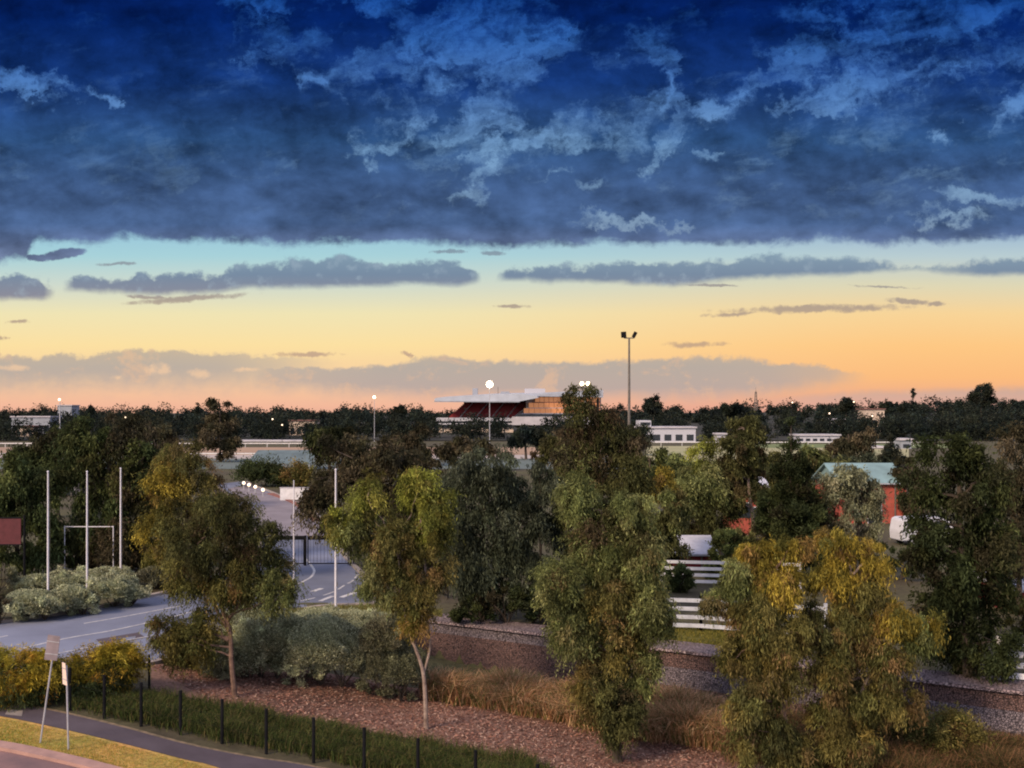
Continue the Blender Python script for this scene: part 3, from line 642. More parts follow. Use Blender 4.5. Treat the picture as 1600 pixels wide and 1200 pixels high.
tree('dark small tree just behind the orange-tinged tree, crown level with the pale field', (1016,805), [(1015,715,28,20),(1000,745,26,24),(1030,745,24,22)], n=9000, leaf=0.42, wid=0.14, pal='green', bark='dark_bark', tr=0.18)
conifer('small rounded dark conifer above the brick building roof', (1391,738), (1390,680), 22, 8000, 0.5, 'far')
tree('brown-topped tree in the middle distance beside the pale far railing', (1330,752), [(1322,690,18,16),(1345,678,24,18),(1335,715,24,18),(1300,715,18,16)], n=9000, leaf=0.6, wid=0.2, pal='brown', bark='dark_bark', tr=0.25)
tree('olive tree left of the grey-green round tree, behind the black-green conifer', (1285,790), [(1262,715,26,14),(1290,722,26,18),(1275,745,30,22)], n=9000, leaf=0.45, wid=0.15, pal='olive', bark='dark_bark', tr=0.2)
tree('rusty-leaved small tree between the brick building and the very dark tree', (1420,818), [(1420,730,18,16),(1432,755,20,22),(1425,785,18,18)], n=8000, leaf=0.35, wid=0.12, pal='brown', bark='dark_bark', tr=0.14)
# trees around the racecourse, further off
tree('dark tree in front of the left half of the grandstand wall', (640,728), [(650,682,22,11),(630,695,30,16),(668,700,24,15),(612,684,18,10)], n=9000, leaf=0.7, wid=0.24, pal='brown', bark='dark_bark', tr=0.3)
tree('brown tree standing before the cream wall of the grandstand', (738,736), [(722,695,18,10),(750,700,20,11),(700,706,20,12)], n=9000, leaf=0.65, wid=0.22, pal='brown', bark='dark_bark', tr=0.3)
tree('dark blue-green tree below the glass end of the grandstand', (822,718), [(817,678,14,10),(838,680,14,10),(802,688,12,9)], n=7000, leaf=0.8, wid=0.26, pal='far', bark='dark_bark', tr=0.3)
tree('olive tree at the foot of the grandstand left of the tall dark gum', (868,742), [(866,694,16,14),(880,715,22,18),(850,712,16,14)], n=9000, leaf=0.5, wid=0.17, pal='deep', bark='dark_bark', tr=0.25)
tree('dark bushy tree on the track side behind the broad brownish tree', (515,742), [(500,685,22,16),(525,680,26,16),(510,708,28,20)], n=8000, leaf=0.6, wid=0.2, pal='dark', bark='dark_bark', tr=0.25)
tree('tiny dark tree in front of the teal shed roof', (428,742), [(426,731,7,5),(432,733,6,5)], n=2500, leaf=0.5, wid=0.17, pal='dark', bark='dark_bark', tr=0.12)
tree('small dark tree between the floodlight mast and the white far buildings', (1000,712), [(1002,680,16,12),(990,692,16,12)], n=5000, leaf=0.7, wid=0.25, pal='far', bark='dark_bark', tr=0.25)
tree('olive tree with twin rounded crown below the pale field, right of the dark small tree', (1070,775), [(1056,728,20,16),(1082,735,22,18),(1068,752,26,16)], n=14000, leaf=0.36, wid=0.11, pal='olive', bark='dark_bark', tr=0.16)
tree('dark olive tree between the yellow-green tree and the narrow white-trunked gum', (1134,785), [(1128,740,20,18),(1142,758,20,18)], n=10000, leaf=0.36, wid=0.11, pal='deep', bark='dark_bark', tr=0.15)
tree('dark olive tree right behind the narrow white-trunked gum crown', (1214,780), [(1205,725,20,16),(1222,745,22,20),(1200,760,20,16)], n=12000, leaf=0.36, wid=0.11, pal='deep', bark='dark_bark', tr=0.15)
tree('grey olive tree in the gap above the teal roof, left of the small rounded conifer', (1330,765), [(1310,728,24,14),(1345,726,22,14),(1330,745,30,14)], n=12000, leaf=0.38, wid=0.12, pal='darkgrey', bark='dark_bark', tr=0.16)
# skyline individuals
def skytree(label, px, top, rx, ry, D, name='skyline_tree', pal="far", n=8000):
    g = Vector(((px-800)/F*D, D, float(terr((px-800)/F*D, D))))
    return tree(label, None, [(px, top+ry, rx, ry), (px-rx*0.5, top+ry*1.7, rx*0.7, ry*0.8), (px+rx*0.5, top+ry*1.8, rx*0.7, ry*0.8)], n=n, leaf=D*0.0020, wid=D*0.0008, droop=0.1, pal=pal, bark='dark_bark', tr=D*0.0008, ground=g, name=name)
skytree('tall round-headed dark tree standing above the skyline at the right', 1533, 599, 17, 13, 520)
skytree('round dark tree on the skyline just right of the floodlight mast', 1021, 620, 12, 11, 420)
skytree('broad dark skyline tree above the white far buildings', 1148, 626, 18, 10, 500)
skytree('low round skyline tree left of the thin skyline conifer', 1390, 628, 9, 9, 560)
skytree('small skyline tree with open crown above the lit far house', 1322, 624, 9, 7, 560)
skytree('dark skyline tree at the far right edge', 1592, 622, 10, 10, 560)
skytree('small round skyline tree left of the grandstand', 625, 634, 8, 6, 560)
for lb, px, tp, hw, by in (('thin pointed conifer on the right skyline', 1427, 603, 7, 676), ('thin spire conifer on the left skyline by the small lamp', 142, 627, 5, 675), ('short spire conifer on the left skyline near the umbrella-topped tree', 308, 632, 3.5, 674)):
    X, D = (px-800)/F*520, 520; g = Vector((X, D, float(terr(X, D)))); seedc[0] += 1
    root = thing('conifer_tree', lb, 'tree', g); hg = (W(px, tp, D)-g).z; s = D/F
    foliage('crown', [(0,0,hg*t, hw*s*(1.1-t), hw*s*(1.1-t), hg*0.1) for t in np.linspace(0.15, 0.97, 9)], 3500, 0.9, 0.35, -0.2, 'far', root, clump=0.6, seed=seedc[0])
    bm = bmesh.new(); tube(bm, [(0,0,-.2),(0,0,hg*0.95)], [0.3, 0.05], 6); link('trunk', bmmesh('trunk', bm), M['dark_bark'], root)

# far wood along the horizon: one mass
def far_wood():
    r = np.random.RandomState(5); Vs = []; Cs = []
    def row(D0, D1, n, h0, h1, x0=-0.62, x1=0.62, leafn=420, pal='far', skip=None):
        for k in range(n):
            D = r.uniform(D0, D1); u = r.uniform(x0, x1)
            if skip and skip[0] < 800+u*F < skip[1]: continue
            X = u*D; z = float(terr(X, D)); h = r.uniform(h0, h1); rr = h*r.uniform(0.35, 0.6)
            bl = [(X+r.uniform(-.5,.5)*rr, D+r.uniform(-.5,.5)*rr, z+h*r.uniform(0.35,0.72), rr*r.uniform(.5,.9), rr*.8, h*r.uniform(.2,.3)) for _ in range(3)] + [(X, D, z+h*0.25, rr, rr, h*0.25)]
            V, c = leaf_arrays(bl, int(leafn*1.9), D*0.0021, D*0.0011, 0.1, pal, clump=rr*0.4, inner=0.1, seed=int(r.randint(1e6)), per=5)
            Vs.append(V); Cs.append(c)
    row(345, 395, 190, 6.5, 9.8, leafn=420)
    row(420, 520, 170, 7, 10.5, leafn=300)
    row(540, 640, 170, 7, 10.5, leafn=300)
    row(660, 780, 170, 6, 11, leafn=260)
    row(560, 760, 26, 11, 14.5, leafn=200)
    V = np.concatenate(Vs); c = np.concatenate(Cs)
    tag(link('far_wood', npmesh('far_wood', V, 4, c), M['leaf']), 'dark belt of trees running along the whole horizon', 'woodland', kind='stuff')
far_wood()

# ------------------------------------------------------------------ shrubs
S_ = 'grey-green saltbush mounds'
def shrub(label, base, blobs, n=12000, leaf=0.07, wid=0.03, droop=-0.35, pal='silver', name='shrub', cat='shrub', clump=0.15, depth=1.0, group=None, inner=0.72):
    g = G(*base); D = g.y; s = D/F; seedc[0] += 1; random.seed(seedc[0]); root = thing(name, label, cat, g, group); bl = []
    for px, py, rx, ry in blobs:
        w = W(px, py, D)-g; bl.append((w.x, random.uniform(-.3,.3)*rx*s, w.z, rx*s, rx*s*depth, ry*s))
    if group == S_:
        V1, c1 = mound_leaves(bl, int(n*1.5), leaf*1.15, wid*1.1, pal, seedc[0]); V2, c2 = leaf_arrays(bl, int(n*0.35), leaf, wid, -0.6, pal, clump=0.12, inner=0.95, seed=seedc[0])
        link('leaves', npmesh('leaves', np.concatenate([V1, V2]), 4, np.concatenate([c1, c2])), M['leaf'], root)
    else: foliage('leaves', bl, int(n*1.3), leaf, wid, droop, pal, root, clump=clump, seed=seedc[0], inner=inner)
    bm = bmesh.new()
    for b in bl:
        for _ in range(9):
            a = random.uniform(0, 6.28); e = Vector(b[:3]) + Vector((math.cos(a)*b[3]*.6, math.sin(a)*b[4]*.6, b[5]*random.uniform(-.2,.7)))
            lp = limb_pts((b[0]*0.8, b[1], -0.05), e, 3, 0.08); tube(bm, lp, [0.03, 0.024, 0.017, 0.01], 5)
    link('stems', bmmesh('stems', bm), M['dark_bark'], root); return root
def mound_leaves(bl, n, leaf, wid, pal, seed):
    r = np.random.RandomState(seed); B = np.array(bl, float); ar = B[:,3]*B[:,5]; bi = r.choice(len(B), n, p=ar/ar.sum())
    d = unit(r.normal(size=(n,3))); d[:,2] = np.abs(d[:,2])*1.0-0.25*(r.rand(n) < 0.4)
    ph = r.rand(6)*6.28
    az = np.arctan2(d[:,1], d[:,0]); lump = 1 + 0.06*np.sin(az*5+ph[0]+bi)+0.05*np.sin(d[:,2]*7+az*3+ph[1])+0.04*np.sin(az*11+d[:,2]*9+ph[2])
    P = B[bi,:3] + d*B[bi,3:6]*(lump*(1-0.16*r.rand(n)**2))[:,None]; P[:,2] = np.maximum(P[:,2], 0.02)
    ax = unit(d + np.array([0,0,0.35]) + r.normal(size=(n,3))*0.45); sd = unit(np.cross(ax, r.normal(size=(n,3))))
    L = leaf*(0.6+0.8*r.rand(n))[:,None]; Wd = wid*(0.7+0.6*r.rand(n))[:,None]
    pa = np.array(PAL[pal]); k = np.clip(((np.sin(P[:,0]*2.3+ph[3])+np.sin(P[:,1]*2.9+P[:,2]*2+ph[4]))*0.5+r.normal(size=n)*0.6+1.3)/2.6*len(pa), 0, len(pa)-1).astype(int)
    c = pa[k]*(0.6+0.8*r.rand(n))[:,None]
    return np.stack([P-ax*L/2, P+sd*Wd/2, P+ax*L/2, P-sd*Wd/2], 1).reshape(-1,3), c
S = 'grey-green saltbush mounds'
shrub('large silver-green mound behind the slender gum trunk', (410,1062), [(405,1012,48,42),(435,1000,44,40),(385,1040,32,26)], 34000, group=S)
shrub('largest silver-green mound at the middle of the bank', (500,1074), [(500,1015,62,50),(540,1030,48,46),(465,1035,46,40)], 42000, group=S)
shrub('dark twiggy grey-green mound just left of the pale forked trunk', (605,1092), [(605,1045,50,46),(600,1000,38,36),(632,1050,36,38)], 40000, pal='sage', group=S)
shrub('low silver-green mound behind, along the grassy verge', (530,1002), [(500,975,60,20),(560,972,60,18),(450,978,50,20)], 22000, group=S, clump=0.28)
shrub('spreading silver-green bush at the back left of the bank, right beside the slender gum crown', (400,1002), [(385,972,36,28),(425,985,30,24)], 16000, group=S)
shrub('olive brown bush by the road end at the foot of the slender gum', (310,1045), [(315,1015,44,24),(280,1018,28,20)], 20000, pal='amber', leaf=0.09)
shrub('low olive shrub between the slender gum trunk and the big mound', (345,1060), [(345,1030,30,26)], 12000, pal='sage')
shrub('silver-green mound under the first flagpole from the left', (60,968), [(45,945,42,22),(75,950,26,16)], 18000, leaf=0.1, wid=0.05, group=S)
shrub('silver-green mound between the first two flagpoles', (112,962), [(108,938,32,22),(130,945,20,15)], 15000, leaf=0.1, wid=0.05, group=S)
shrub('silver-green mound between the second and third flagpoles', (180,948), [(178,922,38,23),(208,930,22,14)], 18000, leaf=0.1, wid=0.05, group=S)
shrub('pale green mound further back behind the flagpoles', (120,920), [(110,905,50,13),(170,900,40,13),(60,910,40,12)], 16000, leaf=0.12, wid=0.055, group=S)
shrub('grey-green mound on the far kerb right of the flagpoles', (248,920), [(244,903,30,17),(275,908,22,12)], 12000, leaf=0.12, wid=0.055, pal='sage', group=S)
shrub('grey scrub left of the flagpoles behind the mounds', (0,930), [(0,905,40,20),(-50,905,40,26)], 10000, leaf=0.12, wid=0.05, pal='sage')
shrub('dark red low bush at the left edge of the road', (2,975), [(0,950,16,20),(-30,950,30,24)], 9000, leaf=0.09, wid=0.05, pal='brown')
shrub('green bush behind the second flagpole', (125,895), [(118,862,26,24),(150,870,20,20)], 10000, leaf=0.16, wid=0.07, pal='olive')
shrub('dark green bush behind the third flagpole', (215,893), [(205,862,24,26),(235,868,20,20)], 10000, leaf=0.16, wid=0.07, pal='green')
shrub('orange-brown scrub under the amber gum', (270,912), [(258,885,30,22),(295,892,26,16)], 10000, leaf=0.14, wid=0.06, pal='amber')
for lb, base, bl, n in (('golden yellow bush at the left edge behind the path', (30,1098), [(20,1046,40,28),(62,1048,32,26),(35,1068,50,24),(-40,1056,44,34)], 34000),
                        ('golden yellow round bush behind the small white sign', (158,1088), [(135,1048,32,30),(178,1042,36,32),(155,1062,44,26)], 34000)):
    shrub(lb, base, bl, n, leaf=0.15, wid=0.024, droop=0.4, pal=['yellow','yellow','green'], name='yellow_bush', group='golden bushes by the path', clump=0.26)
shrub('round green bush beside the white rail fence', (1062,925), [(1062,905,18,17)], 8000, leaf=0.13, wid=0.06, pal='green')
shrub('dark green bush filling the gap right of the yellow-green tree', (1138,905), [(1136,862,24,34),(1120,890,18,18)], 14000, leaf=0.16, wid=0.06, pal='green')
shrub('reddish brown bush at the right edge below the dark tree', (1600,1000), [(1592,962,18,26),(1620,960,24,30)], 9000, leaf=0.12, wid=0.05, pal='amber')
shrub('rusty undergrowth at the lower right in front of the stone wall', (1470,1190), [(1450,1150,40,30),(1490,1140,34,22),(1410,1170,40,30),(1540,1180,34,16),(1590,1190,30,14)], 34000, leaf=0.11, wid=0.03, droop=0.2, pal='amber', clump=0.28)
shrub('dark shrub mass under the weeping tree by the wall', (800,975), [(790,940,40,24),(740,950,40,20),(840,945,30,24)], 16000, leaf=0.15, wid=0.06, pal='dark')
shrub('olive scrub under the narrow white-trunked gum', (1165,880), [(1150,850,22,22),(1190,850,26,26),(1215,862,24,20)], 12000, leaf=0.17, wid=0.07, pal='olive')
shrub('dark undergrowth below the grey-green tree', (1380,905), [(1370,872,34,22),(1410,882,26,18),(1330,880,30,22)], 14000, leaf=0.16, wid=0.06, pal='dark')

# ------------------------------------------------------------------ grasses
def blades(name, P, h, w, lean, pal, label=None, cat=None, seed=3, parent=None, hv=0.5):
    """P: Nx3 roots. Each blade is two quads bending over."""
    r = np.random.RandomState(seed); n = len(P); a = r.rand(n)*6.283
    out = np.stack([np.cos(a), np.sin(a), np.zeros(n)], -1); side = np.stack([-np.sin(a), np.cos(a), np.zeros(n)], -1)
    b = r.rand(n)*6.283; side = np.stack([np.cos(b), np.sin(b), np.zeros(n)], -1)
    q = 0.5+0.25*(np.sin(P[:,0]*2.1+1.3)+np.sin(P[:,1]*2.7+P[:,0]*1.1)); hh = h*((1-hv+2*hv*r.rand(n))*(0.72+0.5*q))[:,None]; ww = (w*(0.7+0.6*r.rand(n)))[:,None]; ln = (lean*(0.2+1.3*r.rand(n)))[:,None]
    up = np.array([[0,0,1.0]])
    p1 = P + up*hh*0.55 + out*hh*ln*0.22; p2 = P + up*hh*0.9*(1-ln*0.25) + out*hh*ln*0.75
    V = np.stack([P-side*ww/2, P+side*ww/2, p1+side*ww*0.4, p1-side*ww*0.4, p1-side*ww*0.4, p1+side*ww*0.4, p2+side*ww*0.06, p2-side*ww*0.06], 1).reshape(-1, 3)
    pa = np.array(pal); c = pa[r.choice(len(pa), n)]*(0.7+0.6*r.rand(n))[:,None]
    o = link(name, npmesh(name, V, 4, np.repeat(c, 2, axis=0)), M['blade'], parent)
    if label: tag(o, label, cat, kind='stuff')
    return o
def inpoly(P, poly):
    x, y = P[:,0], P[:,1]; ins = np.zeros(len(P), bool); n = len(poly)
    for i in range(n):
        x0, y0 = poly[i][0], poly[i][1]; x1, y1 = poly[(i+1)%n][0], poly[(i+1)%n][1]
        c = ((y0 > y) != (y1 > y)) & (x < (x1-x0)*(y-y0)/((y1-y0) if abs(y1-y0) > 1e-9 else 1e-9)+x0); ins ^= c
    return ins
def scatter(poly, n, seed=1):
    r = np.random.RandomState(seed); lo = np.min([tuple(p) for p in poly], axis=0); hi = np.max([tuple(p) for p in poly], axis=0); out = np.zeros((0,2))
    while len(out) < n:
        q = lo + r.rand(n*3, 2)*(hi-lo); out = np.concatenate([out, q[inpoly(q, poly)]])
    out = out[:n]; return np.concatenate([out, terr(out[:,0], out[:,1])[:,None]], 1)
def tussocks(poly, nt_, per, spread, seed):
    c = scatter(poly, nt_, seed); r = np.random.RandomState(seed+1)
    P = np.repeat(c, per, axis=0); P[:,:2] += r.normal(size=(len(P),2))*spread; P[:,2] = terr(P[:,0], P[:,1]); return P
strip = g2([(112,1098),(165,1092),(235,1092),(330,1108),(430,1128),(520,1142),(620,1162),(720,1178),(830,1200),(900,1235),(900,1290),(700,1226),(500,1184),(400,1166),(300,1146),(200,1124),(120,1106)])
blades('green_grass_strip', tussocks(strip, 1500, 42, 0.16, 11), 0.44, 0.018, 0.8, [(0.07,0.095,0.03),(0.045,0.065,0.02),(0.11,0.12,0.04),(0.03,0.042,0.015),(0.14,0.11,0.05)], 'dark green strappy grass growing along the black post fence', 'grass')
rusty = g2([(668,1084),(760,1086),(860,1098),(960,1112),(1060,1118),(1150,1130),(1150,1175),(1000,1160),(880,1130),(760,1108),(670,1095)])
blades('dry_tussock_grass', tussocks(rusty, 330, 190, 0.15, 21), 1.0, 0.026, 1.05, [(0.50,0.27,0.14),(0.36,0.18,0.10),(0.16,0.14,0.05),(0.58,0.38,0.22),(0.09,0.10,0.035)], 'rusty dry tussock grass below the stone wall', 'grass', seed=5)
rusty2 = g2([(1150,1130),(1300,1145),(1450,1160),(1620,1180),(1640,1230),(1450,1240),(1150,1190)])
blades('dry_undergrowth', tussocks(rusty2, 420, 100, 0.24, 31), 0.8, 0.026, 1.0, [(0.24,0.13,0.07),(0.15,0.09,0.045),(0.07,0.06,0.025),(0.05,0.05,0.02)], 'brown undergrowth beneath the golden gums', 'grass', seed=6)
lawn_poly = g2([(-80,1118),(0,1124),(70,1138),(140,1154),(220,1174),(330,1202),(330,1260),(180,1206),(60,1177),(0,1166),(-80,1160)])
LP = scatter(lawn_poly, 60000, 4)
blades('lawn_grass', LP[:26000], 0.06, 0.012, 0.7, [(0.46,0.32,0.07),(0.24,0.28,0.05),(0.58,0.34,0.10),(0.17,0.20,0.035)], 'short yellowing lawn grass between the path and the near kerb', 'grass', seed=8)
vg = g2([(452,955),(584,950),(640,955),(690,968),(690,985),(560,985),(440,975)])
blades('verge_grass', scatter(vg, 26000, 14), 0.22, 0.03, 0.6, [(0.20,0.20,0.07),(0.13,0.14,0.04),(0.26,0.22,0.09)], 'pale green grass on the verge behind the silver mounds', 'grass', seed=9)
vg2 = g2([(1000,1008),(1000,978),(1180,978),(1200,1018),(1110,1016)])
blades('terrace_grass', scatter(vg2, 12000, 15), 0.12, 0.03, 0.6, [(0.20,0.17,0.04),(0.12,0.12,0.03)], 'yellowish grass on the terrace before the rail fence', 'grass', seed=10)
# leaf and bark litter on the mulch
mp_ = g2([(236,1042),(420,1044),(640,1078),(900,1122),(1100,1155),(1150,1200),(1000,1300),(830,1230),(640,1180),(330,1100)])
lp = scatter(mp_, 26000, 17); r_ = np.random.RandomState(18); n_ = len(lp); a_ = r_.rand(n_)*6.283
ax = np.stack([np.cos(a_), np.sin(a_), r_.normal(size=n_)*0.25], -1)*(0.03+0.07*r_.rand(n_))[:,None]; sd_ = np.stack([-np.sin(a_), np.cos(a_), r_.normal(size=n_)*0.4], -1)*(0.008+0.018*r_.rand(n_))[:,None]
lp[:,2] += 0.055 + 0.02*r_.rand(n_)
pc = np.array([(0.40,0.21,0.16),(0.30,0.15,0.11),(0.18,0.09,0.07),(0.50,0.34,0.27),(0.08,0.045,0.04)])[r_.choice(5, n_)]
tag(link('mulch_litter', npmesh('mulch_litter', np.stack([lp-ax, lp+sd_, lp+ax, lp-sd_], 1).reshape(-1,3), 4, pc), M['blade']), 'reddish bark chips and fallen leaves strewn over the bed', 'leaf litter', kind='stuff')

# ------------------------------------------------------------------ stone retaining wall (gabion baskets with a coping)
def retaining_wall():
    root = thing('retaining_wall', 'long low wall of purple-grey stones stepping down to the right behind the dry grass', 'wall', (WA[0], WA[1], 0))
    L = 34.0; step = 1.0; n = int(L/step); d = Vector((WD[0], WD[1], 0)); nn = Vector((WN[0], WN[1], 0))
    def course(name, f0, f1, z0f, z1f, m, i0=0, i1=n):
        bm = bmesh.new()
        for i in range(i0, i1):
            a = d*(i*step+0.002); b = d*((i+1)*step-0.002)
            j = random.uniform(-0.012, 0.012)
            vs = []
            for q in (a, b):
                for (f, zf) in ((f0-0.0, z0f), (f1+j, z0f), (f1+j-0.03, z1f), (f0, z1f)):
                    p = q + nn*f; vs.append(bm.verts.new((p.x, p.y, zf)))
            for f in ((0,1,2,3),(7,6,5,4),(1,5,6,2),(3,2,6,7),(0,4,5,1),(0,3,7,4)): bm.faces.new([vs[k] for k in f])
        link(name, bmmesh(name, bm), m, root)
    course('coping', -1.0, 0.62, 0.0, 0.10, M['kerb_stone'])
    course('stone_course', -0.2, 0.50, -0.45, 0.0, M['stone_grey'], 0, 9)
    course('stone_course', -0.2, 0.51, -0.62, 0.0, M['stone_red'], 9, n)
    course('stone_course', -0.2, 0.56, -1.35, -0.45, M['stone_red'], 0, 9)
    course('stone_course', -0.2, 0.57, -1.35, -0.62, M['stone_grey'], 9, n)
    course('stone_course', -0.2, 0.62, -2.3, -1.35, M['stone_red'])
M['kerb_stone'] = stonemat('coping_stone', (0.26,0.19,0.20), (0.20,0.145,0.155), (0.32,0.25,0.25), 9)
retaining_wall()

# ------------------------------------------------------------------ flagpoles, signs, fences
def pole(label, px, top, by, r=0.055, group='flagpoles along the road', name='flagpole', m='pale_pole'):
    g = G(px, by); h = (W(px, top, g.y)-g).z; root = thing(name, label, 'flagpole', g, group)
    bm = bmesh.new(); tube(bm, [(0,0,-.1),(0,0,h*0.5),(0,0,h)], [r, r*0.85, r*0.6], 10); link('shaft', bmmesh('shaft', bm), M[m], root)
    bm = bmesh.new(); bmesh.ops.create_icosphere(bm, subdivisions=2, radius=r*0.95); bmesh.ops.translate(bm, verts=bm.verts[:], vec=(0,0,h+r*0.6)); link('finial', bmmesh('finial', bm), M[m], root)
    bm = bmesh.new(); tube(bm, [(r*1.15,0,h-.1),(r*1.9,0,h*0.5),(r*1.15,0,1.2)], [0.006]*3, 5); link('halyard', bmmesh('halyard', bm), M['steel_dark'], root)
    bm = bmesh.new(); box(bm, r*0.9, r*0.9+.04, -.02, .02, 1.1, 1.3); link('cleat', bmmesh('cleat', bm), M['steel_dark'], root)
    bm = bmesh.new(); tube(bm, [(0,0,0),(0,0,0.12),(0,0,0.2)], [r*2.4, r*2.2, r*1.05], 12); link('base_collar', bmmesh('base_collar', bm), M['steel'], root)
pole('white flagpole, leftmost of the three behind the left road', 75, 738, 944)
pole('white flagpole, middle one of the three behind the left road', 136, 738, 934)
pole('white flagpole, right one of the three behind the left road', 188.5, 733, 920)
pole('tall white flagpole right of the gate in front of the broad brownish tree', 524.5, 735, 952, 0.06)
pole('thin grey pole rising in front of the left gate leaf', 459, 752, 908, 0.04, name='flagpole')

def pipe_frame():
    g = G(139, 905); s = g.y/F; root = thing('pipe_frame', 'thin white pipe frame behind the mounds, between the first and third flagpoles', 'goal frame', g); zt = (W(139, 823, g.y)-g).z; x0, x1 = (101-139)*s, (177-139)*s
    bm = bmesh.new(); tube(bm, [(x0,0,zt),(x1,0,zt)], [0.025,0.025], 8); link('crossbar', bmmesh('crossbar', bm), M['pale_pole'], root)
    for x in (x0, x1):
        bm = bmesh.new(); tube(bm, [(x,0,-.1),(x,0,zt+.04)], [0.03,0.03], 8); link('upright', bmmesh('upright', bm), M['pale_pole'], root)
pipe_frame()
sheet('path_patch', g2([(8,1118),(34,1121),(36,1112),(12,1110)]), M['kerb'], 0.04, cut=False)
sheet('road_patch', g2([(150,1000),(215,989),(228,997),(160,1009)]), M['path'], 0.026, cut=False)
def sign_board():
    g = G(38, 921); root = thing('notice_board', 'plain maroon board on dark posts at the left edge', 'board', g); D = g.y; s = D/F
    bm = bmesh.new(); a = W(-60, 850, D)-g; b = W(33, 810, D)-g; box(bm, a.x, b.x, -0.04, 0.04, a.z, b.z); link('panel', bmmesh('panel', bm), M['maroon'], root)
    bm = bmesh.new(); box(bm, a.x-0.03, b.x+0.03, -0.06, 0.06, b.z, b.z+0.06); box(bm, a.x-0.03, b.x+0.03, -0.06, 0.06, a.z-0.06, a.z); link('frame', bmmesh('frame', bm), M['black'], root)
    for px in (38, -50):
        bm = bmesh.new(); p = W(px, 805, D)-g; tube(bm, [(p.x,0,-.1),(p.x,0,p.z)], [0.07,0.06], 8); link('post', bmmesh('post', bm), M['black'], root)
sign_board()
def street_sign(label, base, top, pan, tone, lean=0.0, dy=0.0):
    g = G(*base); D = g.y; root = thing('street_sign', label, 'sign', g)
    t = W(top[0], top[1], D)-g; t.y = dy
    bm = bmesh.new(); tube(bm, [(0,0,-.1), t], [0.028, 0.026], 8); link('post', bmmesh('post', bm), M['steel'], root)
    cs = [W(px, py, D)-g for px, py in pan]
    bm = bmesh.new(); a = [bm.verts.new((c.x, dy*c.z/max(t.z,.1)-0.045, c.z)) for c in cs]; b = [bm.verts.new((c.x, dy*c.z/max(t.z,.1)-0.03, c.z)) for c in cs]
    bm.faces.new(a); bm.faces.new(b)
    for i in range(4): bm.faces.new((a[i], a[(i+1)%4], b[(i+1)%4], b[i]))
    bmesh.ops.bevel(bm, geom=bm.edges[:], offset=0.004, segments=1); link('panel', bmmesh('panel', bm), tone, root)
    for f in (0.25, 0.75):
        bm = bmesh.new(); l = cs[0].lerp(cs[3], f); r2 = cs[1].lerp(cs[2], f); beam(bm, (l.x, -0.052, l.z), (r2.x, -0.052, r2.z), 0.012, 0.02)
        link('bracket', bmmesh('bracket', bm), M['steel'], root)
street_sign('grey back of a road sign on a leaning post beside the path', (62,1162), (86,1000), [(70,1030),(90,1032),(95,994),(76,991)], mat('sign_back', (0.22,0.18,0.20), 0.5, var=0.2))
street_sign('small narrow white sign on a straight post beside the path', (107,1172), (104,1040), [(99,1068),(106,1071),(103,1036),(98,1034)], mat('sign_face', (0.80,0.62,0.52), 0.5, var=0.08))

def post_fence():
    pts = [(-52,1085),(8,1086),(57,1098),(109,1110),(163,1123),(220.5,1135),(282,1148),(347,1162),(416,1178),(490,1192),(569,1208),(653,1226),(743,1246),(840,1270)]
    P = [G(*p) for p in pts]; root = thing('post_fence', 'low fence of black steel posts and fine wire along the path', 'fence', P[0]); o = P[0]
    for p in P:
        q = p-o; bm = bmesh.new(); tube(bm, [(q.x,q.y,q.z-.1),(q.x,q.y,q.z+1.38)], [0.052,0.052], 8); link('post', bmmesh('post', bm), M['black'], root)
    bm = bmesh.new()
    for a, b in zip(P, P[1:]):
        for h in (0.15, 0.5, 0.85, 1.2):
            beam(bm, a-o+Vector((0,0,h)), b-o+Vector((0,0,h)), 0.005)
        L = (b-a).length; k = int(L/0.3)
        for i in range(1, k):
            q = a.lerp(b, i/k)-o; beam(bm, q+Vector((0,0,0.1)), q+Vector((0,0,1.2)), 0.003)
    link('wire_mesh', bmmesh('wire_mesh', bm), M['black'], root)
    pts = [(145,1082),(233,1080)]; 
    for p in pts:
        q = G(*p)-o; bm = bmesh.new(); tube(bm, [(q.x,q.y,q.z-.1),(q.x,q.y,q.z+1.28)], [0.04,0.04], 8); link('post', bmmesh('post', bm), M['black'], root)
post_fence()
def gate():
    root = thing('vehicle_gate', 'black steel double gate across the drive, post in the middle', 'gate', G(478,884)); g = root.location; D = g.y; s = D/F
    def X(px): return (px-478)*s
    hb, ht = 0.06, 1.86
    bm = bmesh.new(); box(bm, X(476.5)-.04, X(476.5)+.09, -0.07, 0.07, -0.1, ht+0.02); link('gate_post', bmmesh('gate_post', bm), M['black'], root)
    for a, b in ((418, 475.5), (480.5, 545)):
        bm = bmesh.new(); x0, x1 = X(a), X(b)
        box(bm, x0, x1, -0.04, 0.04, ht-0.24, ht); box(bm, x0, x1, -0.025, 0.025, hb+0.05, hb+0.12); box(bm, x0, x0+0.06, -0.028, 0.028, hb, ht-0.24); box(bm, x1-0.06, x1, -0.028, 0.028, hb, ht-0.24)
        lf = link('gate_leaf', bmmesh('gate_leaf', bm), M['black'], root)
        bm = bmesh.new(); x = x0+0.16
        while x < x1-0.1: box(bm, x-0.007, x+0.007, -0.007, 0.007, hb+0.12, ht-0.24); x += 0.22
        link('bars', bmmesh('bars', bm), M['black'], lf)
    for px in (415, 548):
        bm = bmesh.new(); box(bm, X(px)-.07, X(px)+.07, -0.07, 0.07, -0.1, ht+0.1); link('gate_post', bmmesh('gate_post', bm), M['black'], root)
gate()
